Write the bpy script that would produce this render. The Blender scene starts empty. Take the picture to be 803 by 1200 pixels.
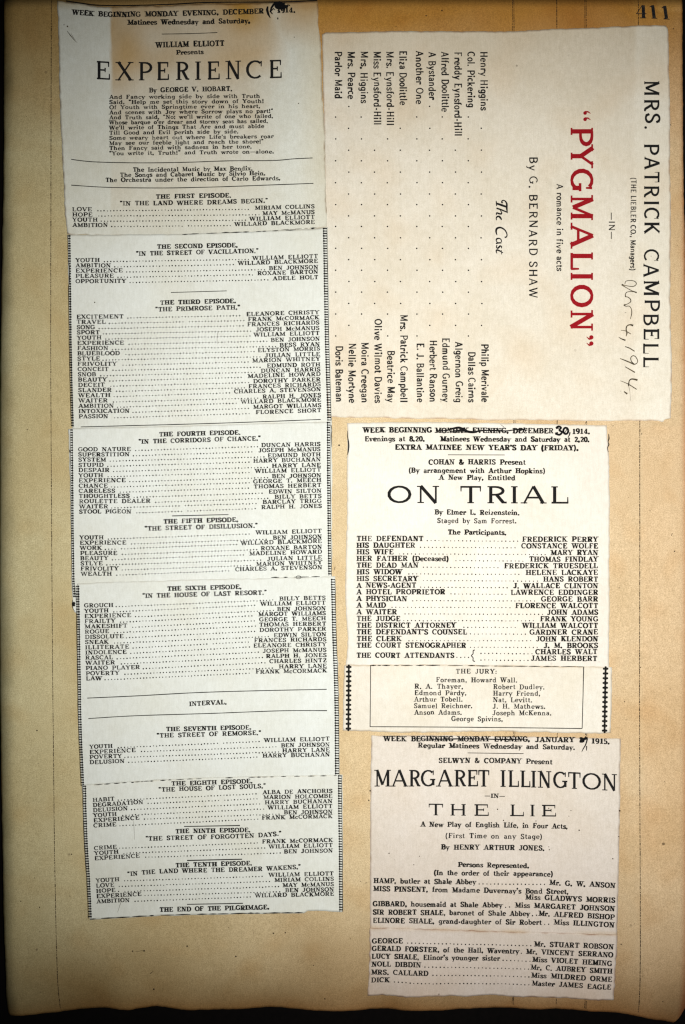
import bpy, math, random
from mathutils import noise, Vector

random.seed(411)
S = 0.00042                      # metres per unit of the page layout below
CX, CY = 401.5, 600.0
def wx(x): return (x - CX) * S
def wy(y): return (CY - y) * S

scene = bpy.context.scene
# ------------------------------------------------------------------ camera
CAM_H = 0.50
cam_d = bpy.data.cameras.new('camera'); cam = bpy.data.objects.new('camera', cam_d)
scene.collection.objects.link(cam); scene.camera = cam
cam.location = (0, 0, CAM_H); cam.rotation_euler = (0, 0, 0)
cam_d.sensor_fit = 'VERTICAL'; cam_d.angle = 2 * math.atan(600 * S / CAM_H)
cam_d.clip_start = 0.01; cam_d.clip_end = 20
# ------------------------------------------------------------------ world and lamps (indoor copy-stand light)
w = bpy.data.worlds.new('World'); scene.world = w; w.use_nodes = True
bg = w.node_tree.nodes['Background']
bg.inputs[0].default_value = (0.66, 0.82, 0.88, 1); bg.inputs[1].default_value = 0.035
ld = bpy.data.lights.new('desk_lamp_light', 'SPOT'); ld.shadow_soft_size = 0.018
ld.spot_size = math.radians(79); ld.spot_blend = 1.0
ld.energy = 15.0; ld.color = (1.0, 0.96, 0.915)
lo = bpy.data.objects.new('desk_lamp_light', ld); scene.collection.objects.link(lo)
lo.location = (wx(525), wy(610), 0.52)
scene.view_settings.view_transform = 'Standard'; scene.view_settings.look = 'None'
scene.view_settings.exposure = 0.0; scene.view_settings.gamma = 1.0
scene.view_settings.use_curve_mapping = False
scene.cycles.filter_width = 1.3
COL = scene.collection

# ------------------------------------------------------------------ materials
def mat(name):
    m = bpy.data.materials.new(name); m.use_nodes = True
    nt = m.node_tree; b = nt.nodes['Principled BSDF']
    return m, nt, b
def N(nt, t, **k):
    n = nt.nodes.new(t)
    for a, v in k.items(): setattr(n, a, v)
    return n
def noise_n(nt, co, scale, detail=3, rough=0.55):
    n = N(nt, 'ShaderNodeTexNoise'); n.inputs['Scale'].default_value = scale
    n.inputs['Detail'].default_value = detail; n.inputs['Roughness'].default_value = rough
    nt.links.new(co, n.inputs['Vector']); return n.outputs['Fac']
def ramp(nt, fac, stops):
    r = N(nt, 'ShaderNodeValToRGB'); nt.links.new(fac, r.inputs[0])
    el = r.color_ramp.elements
    while len(el) < len(stops): el.new(0.5)
    for e, (p, c) in zip(el, stops):
        e.position = p; e.color = (*c, 1) if len(c) == 3 else c
    return r.outputs[0]
def mix(nt, mode, fac, a, b):
    m = N(nt, 'ShaderNodeMix', data_type='RGBA', blend_type=mode)
    if isinstance(fac, (int, float)): m.inputs[0].default_value = fac
    else: nt.links.new(fac, m.inputs[0])
    for s, v in ((m.inputs[6], a), (m.inputs[7], b)):
        if isinstance(v, tuple): s.default_value = (*v, 1)
        else: nt.links.new(v, s)
    return m.outputs[2]

def paper(name, base, grain=0.10, mottle=0.08, speck=0.5, speck_scale=55, bump=0.25, fibre=0.04):
    m, nt, b = mat(name)
    co = N(nt, 'ShaderNodeTexCoord').outputs['Object']
    at = N(nt, 'ShaderNodeAttribute', attribute_name='stain').outputs['Color']
    c = mix(nt, 'MULTIPLY', 1.0, base, at)
    g = noise_n(nt, co, 2100, 2, 0.7)
    c = mix(nt, 'MULTIPLY', 1.0, c, ramp(nt, g, [(0.28, (1 - grain * 1.6, 1 - grain * 1.7, 1 - grain * 1.9)), (0.72, (1 + grain * .45,) * 3)]))
    g2 = noise_n(nt, co, 330, 3, 0.6)
    c = mix(nt, 'MULTIPLY', 1.0, c, ramp(nt, g2, [(0.3, (1 - mottle * .7, 1 - mottle * .8, 1 - mottle * 1.1)), (0.7, (1.02, 1.02, 1.02))]))
    g3 = noise_n(nt, co, 26, 4, 0.6)
    c = mix(nt, 'MULTIPLY', 1.0, c, ramp(nt, g3, [(0.32, (1 - mottle * .8, 1 - mottle * 1.1, 1 - mottle * 1.7)), (0.62, (1.02, 1.02, 1.02))]))
    # fine pulp fibres: noise stretched in both directions
    mp = N(nt, 'ShaderNodeMapping'); mp.inputs['Scale'].default_value = (1.0, 0.16, 1.0); mp.inputs['Rotation'].default_value = (0, 0, 0.5)
    nt.links.new(co, mp.inputs[0])
    f = noise_n(nt, mp.outputs[0], 1500, 2, 0.6)
    c = mix(nt, 'MULTIPLY', 1.0, c, ramp(nt, f, [(0.35, (1 - fibre * 2, 1 - fibre * 2, 1 - fibre * 2.2)), (0.6, (1.01, 1.01, 1.01))]))
    # foxing specks, uneven in size
    for sc, th, amt in ((speck_scale, 0.055, speck), (speck_scale * 2.6, 0.07, speck * .55)):
        v = N(nt, 'ShaderNodeTexVoronoi'); v.inputs['Scale'].default_value = sc; v.inputs['Randomness'].default_value = 1
        nt.links.new(co, v.inputs['Vector'])
        sep = N(nt, 'ShaderNodeSeparateColor'); nt.links.new(v.outputs['Color'], sep.inputs[0])
        size = N(nt, 'ShaderNodeMath', operation='MULTIPLY'); nt.links.new(sep.outputs[0], size.inputs[0]); size.inputs[1].default_value = th
        lt = N(nt, 'ShaderNodeMath', operation='LESS_THAN'); nt.links.new(v.outputs['Distance'], lt.inputs[0]); nt.links.new(size.outputs[0], lt.inputs[1])
        am = N(nt, 'ShaderNodeMath', operation='MULTIPLY'); nt.links.new(lt.outputs[0], am.inputs[0])
        a2 = N(nt, 'ShaderNodeMath', operation='MULTIPLY'); nt.links.new(sep.outputs[1], a2.inputs[0]); a2.inputs[1].default_value = amt
        nt.links.new(a2.outputs[0], am.inputs[1])
        c = mix(nt, 'MIX', am.outputs[0], c, (0.07, 0.04, 0.02))
    nt.links.new(c, b.inputs['Base Color'])
    b.inputs['Roughness'].default_value = 0.85; b.inputs['Specular IOR Level'].default_value = 0.12
    bp = N(nt, 'ShaderNodeBump'); bp.inputs['Strength'].default_value = bump; bp.inputs['Distance'].default_value = 0.0004
    nt.links.new(g2, bp.inputs['Height']); nt.links.new(bp.outputs[0], b.inputs['Normal'])
    return m

def ink(name, dark, light, pos=(0.48, 0.85), scale=1700, big=70):
    m, nt, b = mat(name)
    co = N(nt, 'ShaderNodeTexCoord').outputs['Object']
    f = noise_n(nt, co, scale, 3, 0.65)
    c = ramp(nt, f, [(pos[0], dark), (pos[1], light)])
    f2 = noise_n(nt, co, big, 2, 0.5)
    c = mix(nt, 'MIX', ramp(nt, f2, [(0.5, (0, 0, 0)), (0.85, (0.14, 0.14, 0.14))]), c, light)
    nt.links.new(c, b.inputs['Base Color'])
    b.inputs['Roughness'].default_value = 0.9; b.inputs['Specular IOR Level'].default_value = 0.08
    return m

M_page = paper('ledger_page_paper', (0.77, 0.625, 0.395), grain=0.22, mottle=0.08, speck=0.8, speck_scale=62, bump=0.2, fibre=0.03)
M_news = paper('newsprint_grey_white', (0.735, 0.78, 0.75), grain=0.05, mottle=0.05, fibre=0.02, speck=0.35, speck_scale=70)
M_news_old = paper('newsprint_aged', (0.72, 0.745, 0.68), grain=0.08, mottle=0.07, fibre=0.02, speck=0.5, speck_scale=70)
M_prog = paper('programme_cream_paper', (0.79, 0.75, 0.645), grain=0.08, mottle=0.07, speck=0.55, speck_scale=75, fibre=0.025)
M_cream = paper('newsprint_cream', (0.81, 0.80, 0.74), grain=0.05, mottle=0.05, fibre=0.02, speck=0.35, speck_scale=80)
M_cream2 = paper('newsprint_warm', (0.80, 0.775, 0.69), grain=0.06, mottle=0.06, fibre=0.02, speck=0.4, speck_scale=80)
M_pink = paper('newsprint_pinkish', (0.77, 0.725, 0.655), grain=0.08, mottle=0.06, fibre=0.025, speck=0.7, speck_scale=80)
M_ink = ink('letterpress_ink', (0.010, 0.010, 0.009), (0.075, 0.07, 0.06), pos=(0.58, 0.88))
M_ink_fade = ink('letterpress_ink_thin', (0.05, 0.05, 0.048), (0.26, 0.25, 0.21), pos=(0.42, 0.8))
M_black = ink('title_ink', (0.012, 0.012, 0.012), (0.05, 0.048, 0.045), pos=(0.6, 0.9))
M_red = ink('red_title_ink', (0.29, 0.006, 0.012), (0.38, 0.035, 0.035), pos=(0.5, 0.9))
M_pen = ink('pen_ink', (0.006, 0.006, 0.007), (0.03, 0.03, 0.03), pos=(0.6, 0.95))
M_pencil = ink('brown_pen_note', (0.035, 0.028, 0.016), (0.26, 0.21, 0.13), pos=(0.42, 0.82), scale=700)
M_rule = ink('ledger_rule_ink', (0.02, 0.012, 0.007), (0.13, 0.08, 0.04), pos=(0.45, 0.8), scale=900)
M_stamp = ink('stamped_number_ink', (0.012, 0.013, 0.016), (0.09, 0.07, 0.045), pos=(0.5, 0.85), scale=1100)

def plain(name, col, rough=0.9, nscale=300):
    m, nt, b = mat(name)
    co = N(nt, 'ShaderNodeTexCoord').outputs['Object']
    f = noise_n(nt, co, nscale, 4, 0.6)
    nt.links.new(ramp(nt, f, [(0.3, tuple(c * .6 for c in col)), (0.7, tuple(c * 1.3 for c in col))]), b.inputs['Base Color'])
    b.inputs['Roughness'].default_value = rough; b.inputs['Specular IOR Level'].default_value = 0.1
    return m
M_table = plain('black_cloth', (0.0014, 0.0011, 0.001))
M_cover = plain('dark_cover_board', (0.002, 0.0014, 0.0012))
M_block = plain('old_leaf_edges', (0.03, 0.02, 0.012), nscale=900)

# ------------------------------------------------------------------ page relief (in layout units; result in metres)
def cl(x): return max(0.0, min(1.0, x))
def sn(x, y, s, o=0.0): return noise.noise(Vector((x / s + o, y / s - o, o * 1.7)))
def lerp_poly(pts, t, axis=0):
    o = 1 - axis
    if t <= pts[0][axis]: return pts[0][o]
    for a, b in zip(pts, pts[1:]):
        if t <= b[axis]:
            d = b[axis] - a[axis]
            return a[o] if d == 0 else a[o] + (b[o] - a[o]) * (t - a[axis]) / d
    return pts[-1][o]
PAGE_BOT = [(-30,1196),(12,1195),(40,1193.5),(65,1192),(100,1187.5),(120,1185.5),(135,1186.3),(150,1186.5),(165,1183.5),(180,1182),(200,1183.5),
            (225,1187),(250,1187.4),(270,1186.8),(310,1186),(350,1187.5),(380,1189),(420,1187.5),(450,1188.6),(470,1189.2),(490,1187.2),(520,1188),(560,1187),
            (590,1187),(620,1187),(650,1186.5),(680,1187.5),(705,1188.5),(725,1190.5),(745,1194),(760,1197.5),(780,1203),(812,1214)]
def page_z(x, y):
    z = 0.00035 * sn(x, y, 210, 3.1) + 0.00012 * sn(x, y, 70, 8.2)
    # rippled lower edge
    t = max(0.0, min(1.0, (y - 1085) / 110)); t = t * t
    z += t * 0.0016 * math.sin(x / 26.0 + 1.6 * math.sin(x / 71.0)) + t * 0.0005 * math.sin(x / 11.0 + 1)
    if y > 1090: z -= 0.0022 * ((y - 1090) / 100.0) ** 2
    if y > 1150: z -= 0.000016 * (y - 1150) ** 1.6 * 0.35
    # rolls down into the gutter at the left
    R = 34.0
    if x < 27:
        d = min(27 - x, R * 0.9995)
        z -= (R - math.sqrt(R * R - d * d)) * S * 0.60
    elif x < 60: z -= 0.0000004 * (60 - x) ** 2 * 0.4
    # fore edge dips a little
    if x > 796: z -= 0.000012 * (x - 796) ** 2
    if y < 12: z -= 0.0000028 * (12 - y) ** 2
    return z

def new_obj(name, verts, faces, m, parent=None, origin=(0, 0, 0), smooth=True, stain=None):
    me = bpy.data.meshes.new(name)
    ox, oy, oz = origin
    me.from_pydata([(a - ox, b - oy, c - oz) for a, b, c in verts], [], faces)
    me.materials.append(m)
    if smooth: me.polygons.foreach_set('use_smooth', [True] * len(me.polygons))
    if stain:
        ca = me.color_attributes.new('stain', 'FLOAT_COLOR', 'POINT')  # vertex tint: stains, plus shade painted on the page and lower clippings
        ca.data.foreach_set('color', [v for c in stain for v in (c[0], c[1], c[2], 1.0)])
    me.update()
    o = bpy.data.objects.new(name, me); COL.objects.link(o)
    if parent: o.parent = parent
    else: o.location = origin
    return o
def thing(name, label, cat, loc, group=None):
    o = bpy.data.objects.new(name, None); COL.objects.link(o); o.location = loc
    o.empty_display_size = 0.01
    o['label'] = label; o['category'] = cat
    if group: o['group'] = group
    return o

def resample(pts, n):
    L = [0]
    for a, b in zip(pts, pts[1:]): L.append(L[-1] + math.dist(a, b))
    out = []; j = 0
    for i in range(n + 1):
        t = L[-1] * i / n
        while j < len(L) - 2 and L[j + 1] < t: j += 1
        f = (t - L[j]) / max(1e-9, L[j + 1] - L[j])
        out.append((pts[j][0] + (pts[j+1][0] - pts[j][0]) * f, pts[j][1] + (pts[j+1][1] - pts[j][1]) * f))
    return out

def patch_sheet(name, top, bot, left, right, zf, m, parent, origin, stain_shade_f, rough=0.5, cell=3.0, thick=0.00012, seed=0.0, edge_dark=(0.8, 0.7, 0.55), edge_stain=1.0, wear=0.0):
    """a sheet of paper: four torn borders, filled with a fine grid that follows zf, with a cut edge of real thickness"""
    wdt = max(b[0] for b in right) - min(a[0] for a in left); hgt = max(b[1] for b in bot) - min(a[1] for a in top)
    nu = max(4, int(wdt / cell)); nv = max(4, int(hgt / cell))
    T = resample(top, nu); B = resample(bot, nu); L = resample(left, nv); Rr = resample(right, nv)
    def tear(p, s, horiz, k, n):
        f = min(1, k / 3, (n - k) / 3)
        d = f * rough * (noise.noise(Vector((p[0] / 5 + s, p[1] / 5, seed))) * 1.3 + noise.noise(Vector((p[0] / 22 + s, p[1] / 22, seed))) * 1.5)
        return (p[0], p[1] + d) if horiz else (p[0] + d, p[1])
    T = [tear(p, 1.1, True, k, nu) for k, p in enumerate(T)]; B = [tear(p, 7.7, True, k, nu) for k, p in enumerate(B)]
    L = [tear(p, 13.3, False, k, nv) for k, p in enumerate(L)]; Rr = [tear(p, 19.9, False, k, nv) for k, p in enumerate(Rr)]
    P00, P10, P01, P11 = T[0], T[-1], B[0], B[-1]
    L[0], L[-1], Rr[0], Rr[-1] = P00, P01, P10, P11
    vs, st = [], []
    for j in range(nv + 1):
        v = j / nv
        for i in range(nu + 1):
            u = i / nu
            x = (1-v)*T[i][0] + v*B[i][0] + (1-u)*L[j][0] + u*Rr[j][0] - ((1-u)*(1-v)*P00[0] + u*(1-v)*P10[0] + (1-u)*v*P01[0] + u*v*P11[0])
            y = (1-v)*T[i][1] + v*B[i][1] + (1-u)*L[j][1] + u*Rr[j][1] - ((1-u)*(1-v)*P00[1] + u*(1-v)*P10[1] + (1-u)*v*P01[1] + u*v*P11[1])
            vs.append((wx(x), wy(y), zf(x, y)))
            c = stain_shade_f(x, y)
            if i in (0, nu) or j in (0, nv):
                k = edge_stain * max(0, min(1, 0.55 + 1.2 * sn(x, y, 9, seed + 2)))
                c = tuple(c[q] * (1 - k + k * edge_dark[q]) for q in range(3))
            st.append(c)
    W = nu + 1
    fs = [(j*W+i, (j+1)*W+i, (j+1)*W+i+1, j*W+i+1) for j in range(nv) for i in range(nu)]
    # cut edge
    ring = [i for i in range(nu + 1)] + [j*W+nu for j in range(1, nv+1)] + [nv*W+i for i in range(nu-1, -1, -1)] + [j*W for j in range(nv-1, 0, -1)]
    base = len(vs)
    for r in ring:
        a = vs[r]; vs.append((a[0], a[1], a[2] - thick)); st.append(tuple(st[r][q] * edge_dark[q] for q in range(3)))
    n = len(ring)
    for k in range(n):
        a, b = ring[k], ring[(k+1) % n]
        fs.append((a, b, base + (k+1) % n, base + k))
    return new_obj(name, vs, fs, m, parent, origin, stain=st)

# ------------------------------------------------------------------ an own vector type face (cap height 1): strokes swelling with their direction, slab serifs
def arc(cx, cy, rx, ry, a0, a1, n=None):
    n = n or max(4, int(abs(a1 - a0) / 24))
    return [(cx + rx * math.cos(math.radians(a0 + (a1-a0)*i/n)), cy + ry * math.sin(math.radians(a0 + (a1-a0)*i/n))) for i in range(n + 1)]
def bowl(x0, yb, yt, xr):
    ry = (yt - yb) / 2; rx = min((xr - x0) * 0.62, ry * 1.5); return [(x0, yt)] + arc(xr - rx, (yt+yb)/2, rx, ry, 90, -90, 8) + [(x0, yb)]
def smooth(p, n=3):
    q = [p[0]] + list(p) + [p[-1]]; out = []
    for i in range(1, len(q) - 2):
        for k in range(n):
            t = k / n; a, b, c, d = q[i-1], q[i], q[i+1], q[i+2]
            out.append(tuple(0.5 * ((2*b[m]) + (-a[m]+c[m])*t + (2*a[m]-5*b[m]+4*c[m]-d[m])*t*t + (-a[m]+3*b[m]-3*c[m]+d[m])*t**3) for m in (0, 1)))
    out.append(p[-1]); return out
a_, t_, h_, k_ = 'a', 't', 'h', 'k'
def V(x, y0=0, y1=1): return (t_, [(x, y0), (x, y1)])
def E(x, y, d=''): return ('s' + d, x, y)
SP = [(.64,.74),(.55,.9),(.38,.955),(.2,.88),(.14,.73),(.24,.58),(.5,.45),(.62,.29),(.56,.12),(.37,.045),(.18,.1),(.1,.28)]
G = {
'A': (.94, [(h_, [(.13,0),(.46,1)]), (t_, [(.46,1),(.81,0)]), (h_, [(.24,.34),(.68,.34)]), E(.13,0), E(.81,0)]),
'B': (.86, [V(.22), (a_, bowl(.22,.53,.95,.70)), (a_, bowl(.22,.05,.53,.76)), E(.22,.0,'l'), E(.22,1,'l')]),
'C': (.86, [(a_, arc(.47,.5,.38,.455,48,312)), (k_, [(.76,.96),(.76,.66)])]),
'D': (.93, [V(.22), (a_, bowl(.22,.05,.95,.83)), E(.22,0,'l'), E(.22,1,'l')]),
'E': (.84, [V(.22), (h_, [(.1,.95),(.74,.95)]), (h_, [(.1,.05),(.77,.05)]), (h_, [(.22,.52),(.55,.52)]), (k_, [(.72,.98),(.72,.7)]), (k_, [(.76,.02),(.76,.33)]), (k_, [(.54,.64),(.54,.4)])]),
'F': (.80, [V(.22), (h_, [(.1,.95),(.74,.95)]), (h_, [(.22,.5),(.55,.5)]), (k_, [(.72,.98),(.72,.68)]), (k_, [(.54,.62),(.54,.38)]), E(.22,0)]),
'G': (.95, [(a_, arc(.47,.5,.38,.455,48,318)), (t_, [(.77,.08),(.77,.42)]), (h_, [(.58,.42),(.9,.42)]), (k_, [(.77,.96),(.77,.68)])]),
'H': (.99, [V(.22), V(.77), (h_, [(.22,.51),(.77,.51)]), E(.22,0), E(.22,1), E(.77,0), E(.77,1)]),
'I': (.46, [V(.23), E(.23,0), E(.23,1)]),
'J': (.70, [(a_, [(.47,1),(.47,.3)] + arc(.28,.28,.19,.235,0,-165)), E(.47,1)]),
'K': (.96, [V(.22), (h_, [(.78,1),(.24,.4)]), (t_, [(.4,.56),(.8,0)]), E(.22,0), E(.22,1), E(.76,1), E(.8,0)]),
'L': (.79, [V(.22), (h_, [(.1,.05),(.74,.05)]), (k_, [(.72,.02),(.72,.38)]), E(.22,1)]),
'M': (1.13, [(h_, [(.2,0),(.2,1)]), (t_, [(.2,1),(.56,.1)]), (h_, [(.56,.1),(.91,1)]), (t_, [(.92,0),(.92,1)]), E(.2,0), E(.92,0), E(.18,1,'l'), E(.94,1,'r')]),
'N': (1.0, [(h_, [(.2,0),(.2,1)]), (t_, [(.2,1),(.8,0)]), (h_, [(.8,0),(.8,1)]), E(.2,0), E(.18,1,'l'), E(.8,1)]),
'O': (.95, [(a_, arc(.475,.5,.38,.455,0,360))]),
'P': (.83, [V(.22), (a_, bowl(.22,.44,.95,.76)), E(.22,0), E(.22,1,'l')]),
'Q': (.95, [(a_, arc(.475,.5,.38,.455,0,360)), (t_, [(.5,.25),(.8,-.12)])]),
'R': (.93, [V(.22), (a_, bowl(.22,.5,.95,.73)), (t_, [(.46,.5),(.74,.04)]), (h_, [(.72,.05),(.88,.05)]), E(.22,0), E(.22,1,'l')]),
'S': (.74, [(a_, smooth(SP)), (k_, [(.63,.97),(.63,.72)]), (k_, [(.11,.03),(.11,.32)])]),
'T': (.86, [V(.43), (h_, [(.08,.95),(.78,.95)]), (k_, [(.1,.98),(.1,.68)]), (k_, [(.76,.98),(.76,.68)]), E(.43,0)]),
'U': (.96, [(a_, [(.2,1),(.2,.32)] + arc(.48,.32,.28,.27,180,360) + [(.76,1)]), E(.2,1), E(.76,1)]),
'V': (.94, [(t_, [(.13,1),(.47,0)]), (h_, [(.46,0),(.81,1)]), E(.13,1), E(.81,1)]),
'W': (1.28, [(t_, [(.12,1),(.4,0)]), (h_, [(.4,0),(.64,1)]), (t_, [(.62,1),(.9,0)]), (h_, [(.9,0),(1.16,1)]), E(.12,1), E(.62,1), E(1.16,1)]),
'X': (.93, [(t_, [(.15,1),(.79,0)]), (h_, [(.78,1),(.14,0)]), E(.15,1), E(.78,1), E(.14,0), E(.79,0)]),
'Y': (.92, [(t_, [(.13,1),(.46,.45)]), (h_, [(.8,1),(.46,.45)]), (t_, [(.46,.5),(.46,0)]), E(.13,1), E(.8,1), E(.46,0)]),
'Z': (.80, [(h_, [(.12,.95),(.7,.95)]), (t_, [(.66,.93),(.12,.06)]), (h_, [(.1,.05),(.7,.05)]), (k_, [(.13,.98),(.13,.7)]), (k_, [(.7,.02),(.7,.32)])]),
'a': (.66, [(a_, [(.12,.5)] + arc(.3,.44,.19,.2,140,10) + [(.49,.06),(.62,.05)]), (a_, arc(.29,.2,.18,.165,0,360))]),
'b': (.72, [V(.16), (a_, arc(.38,.33,.23,.3,0,360)), E(.16,1,'l')]),
'c': (.62, [(a_, arc(.35,.33,.25,.3,45,318)), (k_, [(.54,.58),(.54,.42)])]),
'd': (.76, [(a_, arc(.34,.33,.23,.3,0,360)), V(.57), E(.57,1,'l'), E(.57,0,'r')]),
'e': (.66, [(a_, arc(.34,.33,.25,.3,0,322)), (h_, [(.1,.35),(.59,.35)])]),
'f': (.47, [(a_, [(.2,0),(.2,.78)] + arc(.35,.8,.15,.16,180,50)), (h_, [(.04,.62),(.4,.62)]), E(.2,0)]),
'g': (.70, [(a_, arc(.33,.35,.22,.27,0,360)), (a_, [(.55,.62),(.55,-.06)] + arc(.34,-.06,.21,.18,0,-155)), E(.55,.64,'r')]),
'h': (.80, [V(.17), (a_, [(.17,.4)] + arc(.39,.4,.2,.23,150,0) + [(.59,0)]), E(.17,0), E(.59,0), E(.17,1,'l')]),
'i': (.40, [V(.2,0,.64), ('.', .2, .9), E(.2,0), E(.2,.64,'l')]),
'j': (.36, [(a_, [(.2,.64),(.2,-.1)] + arc(.06,-.1,.14,.16,0,-120)), ('.', .2, .9)]),
'k': (.76, [V(.17), (h_, [(.6,.62),(.2,.26)]), (t_, [(.3,.38),(.62,0)]), E(.17,0), E(.17,1,'l'), E(.58,.64), E(.62,0)]),
'l': (.40, [V(.2), E(.2,0), E(.2,1,'l')]),
'm': (1.14, [V(.17,0,.64), (a_, [(.17,.4)] + arc(.36,.4,.18,.23,150,0) + [(.54,0)]), (a_, [(.54,.4)] + arc(.73,.4,.18,.23,150,0) + [(.91,0)]), E(.17,0), E(.54,0), E(.91,0), E(.17,.64,'l')]),
'n': (.80, [V(.17,0,.64), (a_, [(.17,.4)] + arc(.39,.4,.2,.23,150,0) + [(.59,0)]), E(.17,0), E(.59,0), E(.17,.64,'l')]),
'o': (.68, [(a_, arc(.34,.33,.25,.3,0,360))]),
'p': (.74, [V(.16,-.3,.64), (a_, arc(.4,.33,.23,.3,0,360)), E(.16,-.3), E(.16,.64,'l')]),
'q': (.74, [V(.57,-.3,.64), (a_, arc(.34,.33,.23,.3,0,360)), E(.57,-.3)]),
'r': (.57, [V(.18,0,.64), (a_, arc(.38,.4,.2,.22,170,55)), ('.', .48, .54), E(.18,0), E(.18,.64,'l')]),
's': (.56, [(a_, smooth([(x * .78, y * .66) for x, y in SP], 2)), (k_, [(.48,.64),(.48,.48)]), (k_, [(.09,.02),(.09,.2)])]),
't': (.47, [(a_, [(.2,.86),(.2,.16)] + arc(.33,.16,.13,.12,180,330)), (h_, [(.04,.62),(.42,.62)])]),
'u': (.80, [(a_, [(.17,.64),(.17,.24)] + arc(.38,.25,.21,.21,180,350)), V(.6,0,.64), E(.17,.64,'l'), E(.6,.64,'l'), E(.6,0,'r')]),
'v': (.70, [(t_, [(.1,.64),(.34,0)]), (h_, [(.34,0),(.6,.64)]), E(.1,.64), E(.6,.64)]),
'w': (1.0, [(t_, [(.1,.64),(.32,0)]), (h_, [(.32,0),(.52,.64)]), (t_, [(.5,.64),(.7,0)]), (h_, [(.7,0),(.9,.64)]), E(.1,.64), E(.5,.64), E(.9,.64)]),
'x': (.70, [(t_, [(.12,.64),(.58,0)]), (h_, [(.58,.64),(.1,0)]), E(.12,.64), E(.58,.64), E(.1,0), E(.58,0)]),
'y': (.70, [(t_, [(.1,.64),(.36,0)]), (h_, [(.6,.64),(.26,-.27),(.12,-.27)]), E(.1,.64), E(.6,.64)]),
'z': (.60, [(h_, [(.1,.6),(.5,.6)]), (t_, [(.48,.6),(.1,.05)]), (h_, [(.08,.04),(.52,.04)])]),
'0': (.70, [(a_, arc(.35,.5,.25,.455,0,360))]),
'1': (.56, [V(.3), (h_, [(.1,.82),(.3,.98)]), E(.3,0)]),
'2': (.68, [(a_, smooth([(.13,.72),(.2,.9),(.35,.955),(.52,.85),(.53,.66),(.35,.35),(.12,.07)])), (h_, [(.1,.06),(.6,.06)]), (k_, [(.58,.04),(.58,.26)])]),
'3': (.68, [(a_, smooth([(.12,.8),(.3,.955),(.5,.84),(.48,.62),(.28,.53),(.5,.44),(.56,.25),(.45,.08),(.28,.045),(.1,.18)]))]),
'4': (.70, [V(.44), (h_, [(.44,1),(.06,.28)]), (h_, [(.04,.28),(.64,.28)]), E(.44,0)]),
'5': (.68, [(h_, [(.16,.95),(.56,.95)]), (h_, [(.16,.95),(.14,.52)]), (a_, smooth([(.14,.52),(.32,.6),(.5,.5),(.56,.3),(.46,.1),(.28,.045),(.1,.16)]))]),
'7': (.66, [(h_, [(.1,.93),(.6,.93)]), (t_, [(.58,.92),(.3,0)]), (k_, [(.12,.98),(.12,.7)])]),
'8': (.68, [(a_, arc(.34,.73,.19,.225,0,360)), (a_, arc(.34,.27,.24,.235,0,360))]),
'9': (.70, [(a_, arc(.34,.68,.23,.28,0,360)), (a_, smooth([(.57,.68),(.56,.35),(.42,.09),(.16,.06)]))]),
'.': (.34, [('.', .15, .08)]), ',': (.34, [('.', .15, .08), (h_, [(.19,.06),(.1,-.18)])]),
':': (.34, [('.', .16, .1), ('.', .16, .54)]), ';': (.34, [('.', .15, .54), ('.', .15, .08), (h_, [(.19,.06),(.1,-.18)])]),
'!': (.36, [(t_, [(.17,1),(.17,.34)]), ('.', .17, .08)]),
"'": (.28, [('.', .14, .9), (h_, [(.18,.9),(.1,.66)])]),
'"': (.50, [('.', .14, .92), ('.', .34, .92), (h_, [(.17,.9),(.1,.7)]), (h_, [(.37,.9),(.3,.7)])]),
'\u201c': (.52, [('.', .14, .74), ('.', .38, .74), (h_, [(.08,.76),(.18,1.0)]), (h_, [(.32,.76),(.42,1.0)])]),
'\u201d': (.52, [('.', .14, .9), ('.', .38, .9), (h_, [(.2,.88),(.1,.66)]), (h_, [(.44,.88),(.34,.66)])]),
'-': (.46, [(t_, [(.06,.33),(.38,.33)])]), '\u2014': (1.1, [(h_, [(.04,.4),(1.06,.4)])]),
'(': (.44, [(a_, arc(.48,.4,.34,.66,112,248,8))]), ')': (.44, [(a_, arc(-.06,.4,.34,.66,68,-68,8))]),
'&': (.96, [(a_, smooth([(.86,.5),(.72,.2),(.48,.05),(.26,.06),(.13,.22),(.18,.4),(.42,.58),(.5,.78),(.4,.95),(.26,.9),(.22,.75),(.4,.45),(.66,.12),(.86,.05)]))]),
'{': (.5, [(a_, smooth([(.42,1.6),(.26,1.5),(.26,.9),(.1,.6),(.26,.3),(.26,-.35),(.42,-.45)]))]),
}
ST = {  # thick stroke, hair stroke, serif half length, serif height, terminals, letter space, word space
'rom':  dict(T=.29, h=.155, sl=.17, sh=.12, k=.13, ls=.06, ws=.74),
'bold': dict(T=.325, h=.165, sl=.18, sh=.15, k=.16, ls=.05, ws=.74),
'lite': dict(T=.225, h=.125, sl=.15, sh=.105, k=.11, ls=.09, ws=.74),
'disp': dict(T=.155, h=.088, sl=.10, sh=.058, k=.065, ls=.05, ws=.6),
'wide': dict(T=.19, h=.108, sl=.125, sh=.066, k=.07, ls=.05, ws=.6),
'goudy':dict(T=.165, h=.12, sl=.04, sh=.06, k=.04, ls=.08, ws=.45),
'redt': dict(T=.20, h=.12, sl=.09, sh=.08, k=.095, ls=.05, ws=.5),
}
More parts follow.
